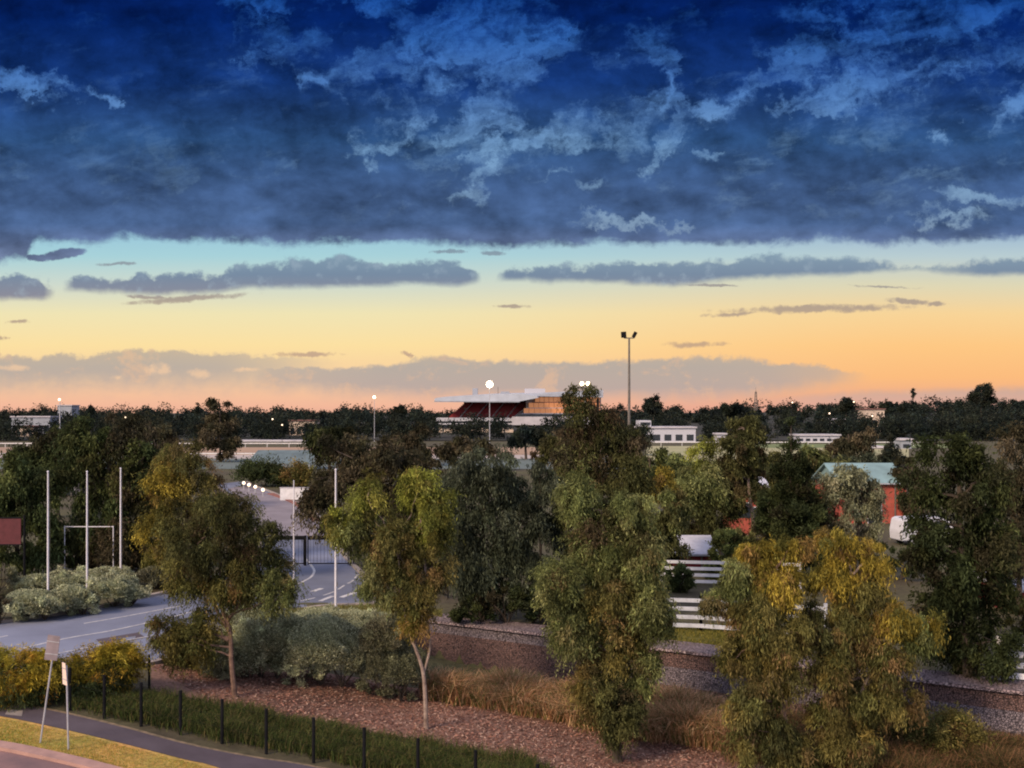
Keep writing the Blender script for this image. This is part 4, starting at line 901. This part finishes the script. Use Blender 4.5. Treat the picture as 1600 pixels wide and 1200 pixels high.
# security fence either side of the gate and behind the flagpoles
def bar_fence(label, pts, h, gap, name='bar_fence', mt='black', posts=2.6):
    P = [G(*p) for p in pts]; root = thing(name, label, 'fence', P[0]); o = P[0]; bm = bmesh.new(); pb = []
    for a, b in zip(P, P[1:]):
        L = (b-a).length
        for z in (0.15, h-0.12): beam(bm, a-o+Vector((0,0,z)), b-o+Vector((0,0,z)), 0.04)
        for i in range(int(L/gap)):
            q = a.lerp(b, i*gap/L)-o; beam(bm, q+Vector((0,0,0.1)), q+Vector((0,0,h)), 0.02)
        k = max(1, round(L/posts)); pb += [a.lerp(b, i/k)-o for i in range(k)]
    link('rails_and_bars', bmmesh('rails_and_bars', bm), M[mt], root)
    for q in pb:
        bm = bmesh.new(); box(bm, q.x-.035, q.x+.035, q.y-.035, q.y+.035, -0.1, h+0.05); link('post', bmmesh('post', bm), M[mt], root)
bar_fence('black bar fence behind the mounds and flagpoles', [(-60,915),(60,905),(160,897),(270,890),(330,886),(412,883)], 1.7, 0.18)
bar_fence('black bar fence from the gate to behind the dark trees', [(552,884),(620,905),(700,935),(800,950),(860,965)], 1.7, 0.18)
def rail_fence(label, pts, h, rails, w=0.14, posts=2.4, mt='white', hd=0.03, group=None):
    P = [G(*p) for p in pts]; root = thing('rail_fence', label, 'fence', P[0], group); o = P[0]
    for k in range(rails):
        bm = bmesh.new(); z = h*(k+0.75)/(rails)
        for a, b in zip(P, P[1:]): beam(bm, a-o+Vector((0,-0.08,z)), b-o+Vector((0,-0.08,z)), hd, w)
        link('rail', bmmesh('rail', bm), M[mt], root)
    for a, b in zip(P, P[1:]):
        L = (b-a).length; k = max(1, round(L/posts))
        for i in range(k+1):
            q = a.lerp(b, i/k)-o; bm = bmesh.new(); box(bm, q.x-.06, q.x+.06, q.y-.06, q.y+.06, -0.1, h+0.12); link('post', bmmesh('post', bm), M[mt], root)
rail_fence('white timber rail fence nearer the stone wall, beneath the yellow-green tree', [(1010,984),(1095,987),(1200,995),(1290,1002)], 1.45, 4, 0.17, 3.6, mt='bluewhite', group='white yard rail fences')
rail_fence('white rail fence further back, in front of the white stable', [(1030,914),(1066,915),(1150,917),(1250,920)], 1.4, 4, 0.17, 3.4, group='white yard rail fences')
rail_fence('white rail fence at the right edge behind the very dark tree', [(1560,1066),(1640,1072)], 1.5, 4, 0.2, 2.6, group='white yard rail fences')

# ------------------------------------------------------------------ yard buildings and vehicle at the right
def gable(name, label, x0, x1, D, zt, depth, roof, wall, rh=1.2, cat='building', eave=0.3, feats=None, zb=0.0, groups=None):
    """x0,x1 photo px at distance D; zt eave height"""
    s = D/F; xa, xb = (x0-800)*s, (x1-800)*s; xc = (xa+xb)/2; root = thing(name, label, cat, (xc, D, float(terr(xc, D)))); hw = (xb-xa)/2
    bm = bmesh.new(); box(bm, -hw, hw, 0, depth, -0.2, zt); link('wall', bmmesh('wall', bm), M[wall], root)
    bm = bmesh.new()
    for zz in (0,):
        pr = [(-eave, zt-0.03), (depth/2, zt+rh), (depth+eave, zt-0.03), (depth+eave, zt+0.1), (depth/2, zt+rh+0.13), (-eave, zt+0.1)]
        a = [bm.verts.new((-hw-eave, y, z)) for y, z in pr]; b = [bm.verts.new((hw+eave, y, z)) for y, z in pr]
        bm.faces.new(a); bm.faces.new(b)
        for i in range(6): bm.faces.new((a[i], a[(i+1)%6], b[(i+1)%6], b[i]))
        for xx in (-hw, hw):
            bm.faces.new([bm.verts.new(v) for v in ((xx, 0, zt-0.02), (xx, depth, zt-0.02), (xx, depth/2, zt+rh))])
    rf = link('roof', bmmesh('roof', bm), M[roof], root)
    bm = bmesh.new(); beam(bm, (-hw-eave,-eave-.06,zt+.02), (hw+eave,-eave-.06,zt+.02), 0.1); link('gutter', bmmesh('gutter', bm), M['steel'], root)
    bm = bmesh.new(); beam(bm, (hw*0.66,-.06,0), (hw*0.66,-.06,zt), 0.09); link('downpipe', bmmesh('downpipe', bm), M['steel_dark'], root)
    k = 2 if name == 'brick_building' else max(2, int((xb-xa)/3.2))
    for i in range(0 if name == 'stable' else k):
        x = -hw + (i+0.5)*(2*hw)/k*(0.7 if name == 'brick_building' else 1)
        bm = bmesh.new(); isdoor = (i == k//2); w = 0.55; z0, z1 = (0.0, 2.1) if isdoor else (zt*0.38, zt*0.72)
        box(bm, x-w, x+w, -0.03, 0.02, z0, z1); wd = link('door' if isdoor else 'window', bmmesh('pane', bm), M['glassdark'], root)
        bm = bmesh.new(); box(bm, x-w-.07, x+w+.07, -0.05, -0.031, z1, z1+.08); box(bm, x-w-.07, x-w, -0.05, -0.031, z0, z1); box(bm, x+w, x+w+.07, -0.05, -0.031, z0, z1); link('frame', bmmesh('frame', bm), M['white'], wd)
    return root
gable('brick_building', 'red brick building with teal metal roof between the grey-green tree and the very dark tree', 1312, 1416, 88, 3.4, 7, 'teal', 'redbrick', 1.5)
gable('stable', 'low white stable with a dark red base behind the white rail fence', 1000, 1160, 84, 2.1, 6, 'pale', 'redbrick', 0.9) if False else None
M['pale'] = mat('pale_metal_roof', (0.43,0.43,0.49), 0.5, var=0.12)
M['reddark'] = mat('dark_red_wall', (0.22,0.03,0.035), 0.8, var=0.2)
gable('stable', 'low stable with pale roof and dark red wall behind the white rail fence', 1010, 1114, 62, 0.9, 4.5, 'pale', 'reddark', 0.8)
gable('stable', 'pale roofed dark red shed at the right edge beyond the very dark tree', 1572, 1700, 49, 1.0, 4.5, 'pale', 'reddark', 0.6)
gable('red_shed', 'small red shed with white base seen past the narrow white-trunked gum', 1150, 1200, 80, 3.4, 5, 'pale', 'redbrick', 0.8)
gable('small_house', 'low cream house with dark tiled roof behind the dark trees at the left', 82, 118, 118, 2.4, 8, 'tiles', 'cream', 1.4, cat='house')
def van(label, base, length=4.6):
    g = G(*base); root = thing('parked_van', label, 'van', g); root.rotation_euler = (0, 0, R(8))
    prof = [(-2.3,0.35),(-2.35,1.0),(-2.2,1.85),(-1.9,1.98),(0.9,1.98),(1.35,1.75),(1.85,1.15),(2.3,1.0),(2.4,0.6),(2.35,0.35)]
    bm = bmesh.new(); prism(bm, prof, -0.85, 0.85); bmesh.ops.bevel(bm, geom=bm.edges[:], offset=0.06, segments=2, affect='EDGES'); link('body', bmmesh('body', bm), M['vanwhite'], root)
    for x in (-1.45, 1.45):
        for y in (-0.86, 0.86):
            bm = bmesh.new(); tube(bm, [(x, y-0.1, 0.33), (x, y+0.1, 0.33)], [0.33, 0.33], 18); wh = link('wheel', bmmesh('wheel', bm), M['black'], root)
            bm = bmesh.new(); tube(bm, [(x, y-0.115, 0.33), (x, y+0.115, 0.33)], [0.18, 0.18], 12); link('rim', bmmesh('rim', bm), M['steel'], wh)
    for x0, x1 in ((-1.9,-0.9),(-0.8,0.1),(0.2,1.15)):
        bm = bmesh.new(); prism(bm, [(x0,1.25),(x0,1.75),(x1-(0.15 if x1>1 else 0),1.75),(x1+(0.2 if x1>1 else 0),1.25)], -0.905, -0.895); link('window', bmmesh('window', bm), M['glassdark'], root)
    bm = bmesh.new(); [bm.verts.new(v) for v in ((1.40,-.7,1.74),(1.40,.7,1.74),(1.84,.72,1.22),(1.84,-.72,1.22))]; bm.verts.ensure_lookup_table(); bm.faces.new(bm.verts[:]); me = bmmesh('windscreen', bm)
    me.transform(__import__('mathutils').Matrix.Translation((0.05,0,0.03))); link('windscreen', me, M['glassdark'], root)
M['vanwhite'] = mat('van_paint', (0.55,0.55,0.60), 0.3, var=0.06)
van('white van parked beneath the brick building', (1446,850))

# ------------------------------------------------------------------ drive details beyond the gate
def low_wall():
    D = G(440,782).y; s = D/F; root = thing('low_wall', 'short whitewashed wall right of the drive beyond the gate', 'wall', G(455,782)); g = root.location
    bm = bmesh.new(); box(bm, (438-455)*s, (482-455)*s, -0.1, 0.1, -0.1, 1.35); link('wall_panel', bmmesh('wall_panel', bm), M['white'], root)
    bm = bmesh.new(); box(bm, (437-455)*s, (483-455)*s, -0.14, 0.14, 1.35, 1.43); link('coping', bmmesh('coping', bm), M['concrete'], root)
low_wall()
shrub('low dark hedge beyond the gate on the right of the drive', (420,760), [(412,742,22,8),(437,747,18,9),(392,741,14,6)], 9000, leaf=0.3, wid=0.13, pal='dark', clump=0.8, name='hedge')
shrub('orange shrub behind the whitewashed wall', (468,762), [(462,745,14,10),(478,748,10,8)], 5000, leaf=0.3, wid=0.13, pal='amber', clump=0.7)
for i, (px, py) in enumerate(((411,767),(399,762),(389,759),(381,756))):
    g = G(px, py+9); s = g.y/F
    root = thing('bollard_light', ('nearest', 'second', 'third', 'farthest')[i]+' of the four small glowing lamps lining the far drive', 'bollard light', g, 'small lamps along the drive')
    h = 8*s; bm = bmesh.new(); tube(bm, [(0,0,-.05),(0,0,h)], [0.07,0.06], 8); link('post', bmmesh('post', bm), M['steel'], root)
    bm = bmesh.new(); bmesh.ops.create_icosphere(bm, subdivisions=2, radius=0.2); bmesh.ops.translate(bm, verts=bm.verts[:], vec=(0,0,h+0.18)); link('globe', bmmesh('globe', bm), M['lamp_small'], root)
def lamp_post(label, px, top, D, glow, r=0.12, heads=1, hr=0.5, z=None):
    x = (px-800)/F*D; g = Vector((x, D, float(terr(x, D)))); h = (W(px, top, D)-g).z; root = thing('floodlight_mast', label, 'light mast', g)
    bm = bmesh.new(); tube(bm, [(0,0,-.2),(0,0,h)], [r, r*0.6], 10); link('mast', bmmesh('mast', bm), M['steel'], root)
    for k in range(heads):
        xx = (k-(heads-1)/2)*hr*2.6; bm = bmesh.new(); tube(bm, [(xx,0.25,h),(xx,-0.15,h-0.1)], [hr*0.6, hr], 14); hd = link('lamp_head', bmmesh('lamp_head', bm), M['steel'], root)
        bm = bmesh.new(); bmesh.ops.create_uvsphere(bm, u_segments=14, v_segments=8, radius=hr*0.85); bmesh.ops.scale(bm, verts=bm.verts[:], vec=(1,0.5,1)); bmesh.ops.translate(bm, verts=bm.verts[:], vec=(xx,-0.3,h-0.12)); link('lens', bmmesh('lens', bm), M[glow], hd)
    if heads > 1:
        bm = bmesh.new(); box(bm, -(heads-1)*hr*1.3-.1, (heads-1)*hr*1.3+.1, 0.05, 0.2, h-0.08, h+0.08); link('crossarm', bmmesh('crossarm', bm), M['steel'], root)
lamp_post('brightly glowing floodlight mast in front of the grandstand', 765, 600, 300, 'lamp', 0.13, 1, 1.05)
lamp_post('glowing twin-lamp mast just above the tall dark gum', 914, 599, 330, 'lamp_soft', 0.16, 2, 0.75)
lamp_post('lit lamp mast over the track between the umbrella-topped tree and the grandstand', 585, 620, 320, 'lamp_soft', 0.1, 1, 0.5)
lamp_post('faintly lit lamp mast near the left skyline', 93.5, 624, 320, 'lamp_small', 0.2, 1, 0.5)
def tall_mast():
    D = 150; x = (983-800)/F*D; g = Vector((x, D, 0)); s = D/F; h = (W(983, 528, D)-g).z
    root = thing('floodlight_mast', 'tall unlit mast with two square floodlight heads against the yellow sky', 'light mast', g)
    bm = bmesh.new(); tube(bm, [(0,0,-.1),(0,0,h*0.5),(0,0,h)], [0.26,0.2,0.13], 12); link('mast', bmmesh('mast', bm), M['steel_dark'], root)
    bm = bmesh.new(); box(bm, -8*s, 8*s, -0.06, 0.06, h-0.1, h+0.06); link('crossarm', bmmesh('crossarm', bm), M['steel_dark'], root)
    for cx, tilt in ((-8.5, -4), (8.5, 28)):
        bm = bmesh.new(); box(bm, -3.9*s if tilt < 0 else -2.6*s, 3.9*s if tilt < 0 else 2.6*s, -0.22, 0.22, -4.6*s, 4.6*s); bmesh.ops.bevel(bm, geom=bm.edges[:], offset=0.06, segments=2)
        bmesh.ops.rotate(bm, verts=bm.verts[:], cent=(0,0,0), matrix=__import__('mathutils').Matrix.Rotation(R(tilt), 3, 'Y'))
        bmesh.ops.translate(bm, verts=bm.verts[:], vec=(cx*s, 0, h+5*s)); hd = link('lamp_head', bmmesh('lamp_head', bm), M['black'], root)
        bm = bmesh.new(); beam(bm, (cx*s*0.95, 0, h), (cx*s, 0, h+2*s), 0.12); link('bracket', bmmesh('bracket', bm), M['steel_dark'], root)
tall_mast()
def lattice_mast(label, px, top, D):
    x = (px-800)/F*D; g = Vector((x, D, float(terr(x, D)))); h = (W(px, top, D)-g).z; root = thing('lattice_mast', label, 'mast', g)
    bm = bmesh.new(); w = 1.1
    for sx, sy in ((-1,-1),(1,-1),(1,1),(-1,1)): beam(bm, (sx*w, sy*w, 0), (sx*w*.3, sy*w*.3, h), 0.22)
    for k in range(10):
        z0, z1 = h*k/10, h*(k+1)/10; a = w*(1-.7*k/10); b = w*(1-.7*(k+1)/10)
        beam(bm, (-a,-a,z0), (b,-b,z1), 0.12); beam(bm, (a,-a,z0), (-b,-b,z1), 0.12)
    link('lattice', bmmesh('lattice', bm), M['steel_dark'], root)
    bm = bmesh.new(); tube(bm, [(0,0,h-1),(0,0,h+2.4)], [0.12,0.05], 6); link('antenna', bmmesh('antenna', bm), M['steel_dark'], root)
lattice_mast('slim lattice mast above the right-hand skyline trees', 1181, 612, 560)
# ------------------------------------------------------------------ grandstand
M['wing'] = mat('wing_roof_metal', (0.40,0.43,0.50), 0.5, var=0.12, scale=0.3)
def grandstand():
    D = 450.0; s = D/F; X = lambda px: (px-830)*s; Z = lambda py: H-(py-HY)*s
    g = Vector(((830-800)*s, D, 0)); root = thing('grandstand', 'racecourse grandstand with red seats under a wide wing roof and glass emitting an orange sunset reflection', 'grandstand', g)
    def part(name, fn, m, parent=None):
        bm = bmesh.new(); fn(bm); return link(name, bmmesh(name, bm), M[m], parent or root)
    def hexa(bm, pts): # 8 points
        v = [bm.verts.new(p) for p in pts]
        for f in ((0,3,2,1),(4,5,6,7),(0,1,5,4),(1,2,6,5),(2,3,7,6),(3,0,4,7)): bm.faces.new([v[i] for i in f])
    # raked seating: rises going back
    def rake(bm):
        n = 12
        for k in range(n):
            z0 = Z(656)+(Z(629)-Z(656))*k/n; z1 = Z(656)+(Z(629)-Z(656))*(k+1)/n; y = 1.2+k*1.15; xl = 697+28*(k/n); xr = 800+24*(k/n)
            box(bm, X(xl), X(xr), y, y+1.15+0.4, z0-1.2, z1)
    part('seating_tier', rake, 'seats')
    def stairs(bm):
        for i, px in enumerate((716, 741, 766, 790)):
            beam(bm, (X(px), 1.1, Z(655)), (X(px+20), 13.5, Z(630)), 0.35, 0.35)
    part('aisle_stairs', stairs, 'concrete')
    part('back_wall', lambda bm: box(bm, X(722), X(828), 15.6, 16.4, Z(662), Z(618)), 'seats')
    for xx in (735, 750, 765, 780, 795, 810):
        part('roof_column', lambda bm, xx=xx: box(bm, X(xx)-.25, X(xx)+.25, 14.5, 15.0, Z(634), Z(622)), 'concrete')
    # side wall rising to the right
    def side(bm):
        hexa(bm, [(X(800),-0.5,Z(658)),(X(806),-0.5,Z(658)),(X(812),-0.5+1,Z(650)),(X(800),0,Z(655)), (X(826),14,Z(640)),(X(832),14,Z(638)),(X(832),14,Z(631)),(X(826),14,Z(631))])
    part('side_parapet', lambda bm: beam(bm, (X(801),0,Z(656)), (X(834),14,Z(630)), 1.0, 1.3), 'concrete')
    # stacked balcony fronts
    part('balcony_front', lambda bm: box(bm, X(682), X(806), -2.0, 0.8, Z(658), Z(652.5)), 'pale')
    part('balcony_recess', lambda bm: box(bm, X(690), X(804), -0.6, 2.0, Z(661), Z(658)), 'glassdark')
    part('balcony_front', lambda bm: box(bm, X(686), X(802), -1.4, 0.8, Z(663.5), Z(661)), 'pale')
    part('balcony_recess', lambda bm: box(bm, X(690), X(800), -0.5, 2.0, Z(668), Z(663.5)), 'glassdark')
    part('lower_wall', lambda bm: box(bm, X(676), X(802), 0.5, 18, -0.5, Z(668)), 'cream')
    for px in (690, 706, 722, 738, 754, 770, 786):
        part('pillar', lambda bm, px=px: box(bm, X(px)-.3, X(px)+.3, -0.3, 0.45, 0, Z(668)), 'cream')
    # wing roof: thin tip left, thick over the middle
    def roof(bm):
        prof = [(681,624),(684,622),(720,619.5),(770,616.5),(812,615.5),(838,619),(840,622),(812,627.5),(760,628.5),(700,628),(682,627)]
        a = [bm.verts.new((X(p), -9, Z(q))) for p, q in prof]; b = [bm.verts.new((X(p)+2, 18, Z(q-3))) for p, q in prof]
        bm.faces.new(a); bm.faces.new(b); n = len(prof)
        for i in range(n): bm.faces.new((a[i], a[(i+1)%n], b[(i+1)%n], b[i]))
    part('wing_roof', roof, 'wing')
    part('fascia', lambda bm: beam(bm, (X(681), -9.3, Z(627.5)), (X(812), -9.3, Z(628.2)), 0.5, 0.5), 'roofgrey')
    part('rooftop_plant', lambda bm: box(bm, X(738), X(746), 2, 6, Z(620), Z(606.5)), 'roofgrey')
    part('rooftop_plant', lambda bm: box(bm, X(782), X(796), 2, 8, Z(618), Z(611.5)), 'roofgrey')
    part('antenna', lambda bm: beam(bm, (X(778), 4, Z(617)), (X(778), 4, Z(604)), 0.25), 'steel_dark')
    # glass block
    part('block_wall', lambda bm: box(bm, X(822), X(940), 3.0, 22, -0.5, Z(616)), 'roofgrey')
    part('block_roof', lambda bm: hexa(bm, [(X(812),-2,Z(619)),(X(942),-2,Z(621)),(X(942),24,Z(621)),(X(812),24,Z(619)),(X(826),-1,Z(614.5)),(X(942),-1,Z(609)),(X(942),24,Z(609)),(X(826),24,Z(614.5))]), 'roofgrey')
    part('rooftop_plant', lambda bm: box(bm, X(820), X(852), 2, 8, Z(615), Z(607)), 'pale')
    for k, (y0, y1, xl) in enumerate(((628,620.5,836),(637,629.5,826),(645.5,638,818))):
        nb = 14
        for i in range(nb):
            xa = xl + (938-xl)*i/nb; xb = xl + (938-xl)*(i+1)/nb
            part('sunset_glow_pane', lambda bm: box(bm, X(xa)+.12, X(xb)-.12, 1.6-k*1.3, 3.0, Z(y0), Z(y1)), 'sunset_glass')
        part('floor_slab', lambda bm: box(bm, X(xl)-1, X(939), 0.8-k*1.3, 3.0, Z(y0+1.3), Z(y0)), 'roofgrey' if k else 'tiles')
    part('terrace_recess', lambda bm: box(bm, X(806), X(939), -2.4, 3.0, Z(651), Z(647)), 'glassdark')
    part('terrace', lambda bm: box(bm, X(800), X(939), -3.6, 3.0, Z(664), Z(651)), 'concrete')
M['pink'] = mat('pink_wall', (0.62,0.30,0.26), 0.8, var=0.12, scale=0.3)
grandstand()

# ------------------------------------------------------------------ far buildings, railings, lamps
def block(name, label, x0, x1, top, D, depth=12, wall='pale', cat='building', bays=6, tier=None, base=0.0):
    s = D/F; xc = ((x0+x1)/2-800)*s; hw = (x1-x0)/2*s; zz = float(terr(xc, D)); g = Vector((xc, D, zz)); h = H-(top-HY)*s-zz
    root = thing(name, label, cat, g)
    bm = bmesh.new(); box(bm, -hw, hw, 0, depth, -0.5, h); link('wall', bmmesh('wall', bm), M[wall], root)
    bm = bmesh.new(); box(bm, -hw-.4, hw+.4, -0.5, depth+.4, h, h+0.5); link('roof', bmmesh('roof', bm), M['concrete' if wall != 'cream' else 'tiles'], root)
    for i in range(bays):
        x = -hw + (i+.5)*2*hw/bays; w = hw/bays*0.62; bm = bmesh.new(); box(bm, x-w, x+w, -0.08, 0.05, h*0.12, h*0.55); link('window', bmmesh('window', bm), M['glassdark'], root)
    if tier:
        a, b, t2 = tier; bm = bmesh.new(); box(bm, (a-800)*s-xc, (b-800)*s-xc, 1, depth-1, h+0.5, H-(t2-HY)*s-zz); up = link('upper_storey', bmmesh('upper_storey', bm), M[wall], root)
        bm = bmesh.new(); x = ((a+b)/2-800)*s-xc; box(bm, x-1.6, x+1.6, 0.9, 1.1, h+1.0, h+1.9); link('window', bmmesh('window', bm), M['glassdark'], up)
block('white_building', 'long white flat-roofed building with a small upper storey right of the mast', 1000, 1087, 669, 330, wall='pale', bays=5, tier=(1000,1018,657))
block('white_hut', 'tiny white hut on the far side of the pale field', 1120, 1134, 679, 340, 5, 'pale', 'hut', 1)
block('far_house', 'small lit-window cream house among the far trees at right', 1352, 1382, 640, 430, 10, 'cream', 'house', 3)
block('far_house', 'pale flat house below the broad skyline trees at right', 1296, 1320, 656, 410, 8, 'pale', 'house', 3)
block('far_house', 'grey house with long roof high on the left skyline', 18, 78, 652, 420, 10, 'roofgrey', 'house', 5)
block('far_house', 'boxy grey building on the left skyline beside the faint lamp', 90, 112, 634, 560, 10, 'roofgrey', 'building', 3)
block('far_house', 'cream house on the slope left of the tall dark green tree', 24, 52, 667, 395, 8, 'cream', 'house', 3)
block('far_house', 'brown-roofed house among trees between the umbrella-topped tree and the track lamp', 452, 492, 658, 410, 10, 'cream', 'house', 4)
block('track_pavilion', 'low pale track pavilion behind the left racetrack railing', 368, 476, 690, 334, 5, 'concrete', 'pavilion', 10)
block('long_shed', 'long pale shed on the far side at right behind the conifer', 1246, 1312, 681, 335, 8, 'pale', 'shed', 6)
block('long_shed', 'low pale shed left of the small rounded dark conifer', 1340, 1382, 700, 270, 8, 'pale', 'shed', 4)
block('small_kiosk', 'small grey kiosk right of the small rounded dark conifer', 1408, 1424, 688, 270, 5, 'roofgrey', 'kiosk', 1)
M['slate_teal'] = mat('slate_teal_roof', (0.10,0.135,0.145), 0.7, var=0.25, scale=0.4)
def teal_shed():
    D = 172; s = D/F; root = thing('long_shelter', 'long shelter with a teal grey roof beside the racetrack', 'shelter', ((440-800)*s, D, 0)); X = lambda px: (px-440)*s
    bm = bmesh.new(); v = [bm.verts.new(p) for p in ((X(394),-4,1.1),(X(492),-4,1.1),(X(492),4,3.0),(X(394),4,3.0),(X(394),-4,1.2),(X(492),-4,1.2),(X(492),4,3.1),(X(394),4,3.1))]
    for f in ((0,3,2,1),(4,5,6,7),(0,1,5,4),(1,2,6,5),(2,3,7,6),(3,0,4,7)): bm.faces.new([v[i] for i in f])
    link('roof', bmmesh('roof', bm), M['slate_teal'], root)
    for i in range(9):
        for y, z in ((-3.8,1.1),(3.8,2.9)):
            bm = bmesh.new(); x = X(396+i*11.8); box(bm, x-.06, x+.06, y-.06, y+.06, 0, z); link('post', bmmesh('post', bm), M['steel'], root)
teal_shed()
def running_rail(label, x0, x1, py):
    D = G0(0, py)[1]; s = D/F; root = thing('running_rail', label, 'railing', ((x0+x1)/2*s-800*s, D, 0)); hw = (x1-x0)/2*s
    bm = bmesh.new(); box(bm, -hw, hw, -0.12, 0.12, 1.0, 1.22); link('rail', bmmesh('rail', bm), M['white'], root)
    bm = bmesh.new(); x = -hw
    while x < hw: box(bm, x-.06, x+.06, -.05, .05, 0, 1.0); x += 6
    link('rail_supports', bmmesh('rail_supports', bm), M['white'], root)
running_rail('white running rail along the far side of the left racetrack', -60, 560, 699)
running_rail('white running rail along the near side of the pale track at left', -60, 520, 717)
running_rail('white running rail beyond the pale field at right', 1000, 1440, 697)
# tiny lit lamps scattered among the far trees
r_ = np.random.RandomState(3)
for px, py, D, lb in ((426,655,335,'left of two tiny lamps glowing among the trees above the track pavilion'),(441,664,330,'right of two tiny lamps glowing among the trees above the track pavilion'),
                      (1296,646,335,'tiny orange lamp glowing among dark trees left of the lit far house'),(1363,650,338,'tiny lamp shining by the lit far house'),(196,652,338,'tiny lamp on the left skyline above the tall dark green tree'),
                      (1238,629,338,'tiny skyline lamp above the black-green conifer'),(1334,628,338,'tiny skyline lamp left of the low round skyline tree'),(852,748,140,'tiny lamp seen through the narrow weeping tree')):
    x = (px-800)/F*D; g = Vector((x, D, float(terr(x, D)))); h = (W(px, py, D)-g).z
    root = thing('street_lamp', lb, 'street lamp', g, 'distant street lamps')
    bm = bmesh.new(); tube(bm, [(0,0,-.1),(0,0,h)], [0.07,0.045], 6); link('post', bmmesh('post', bm), M['black'], root)
    bm = bmesh.new(); bmesh.ops.create_icosphere(bm, subdivisions=2, radius=D*0.00075); bmesh.ops.translate(bm, verts=bm.verts[:], vec=(0,-0.1,h)); link('globe', bmmesh('globe', bm), M['lamp_small'], root)
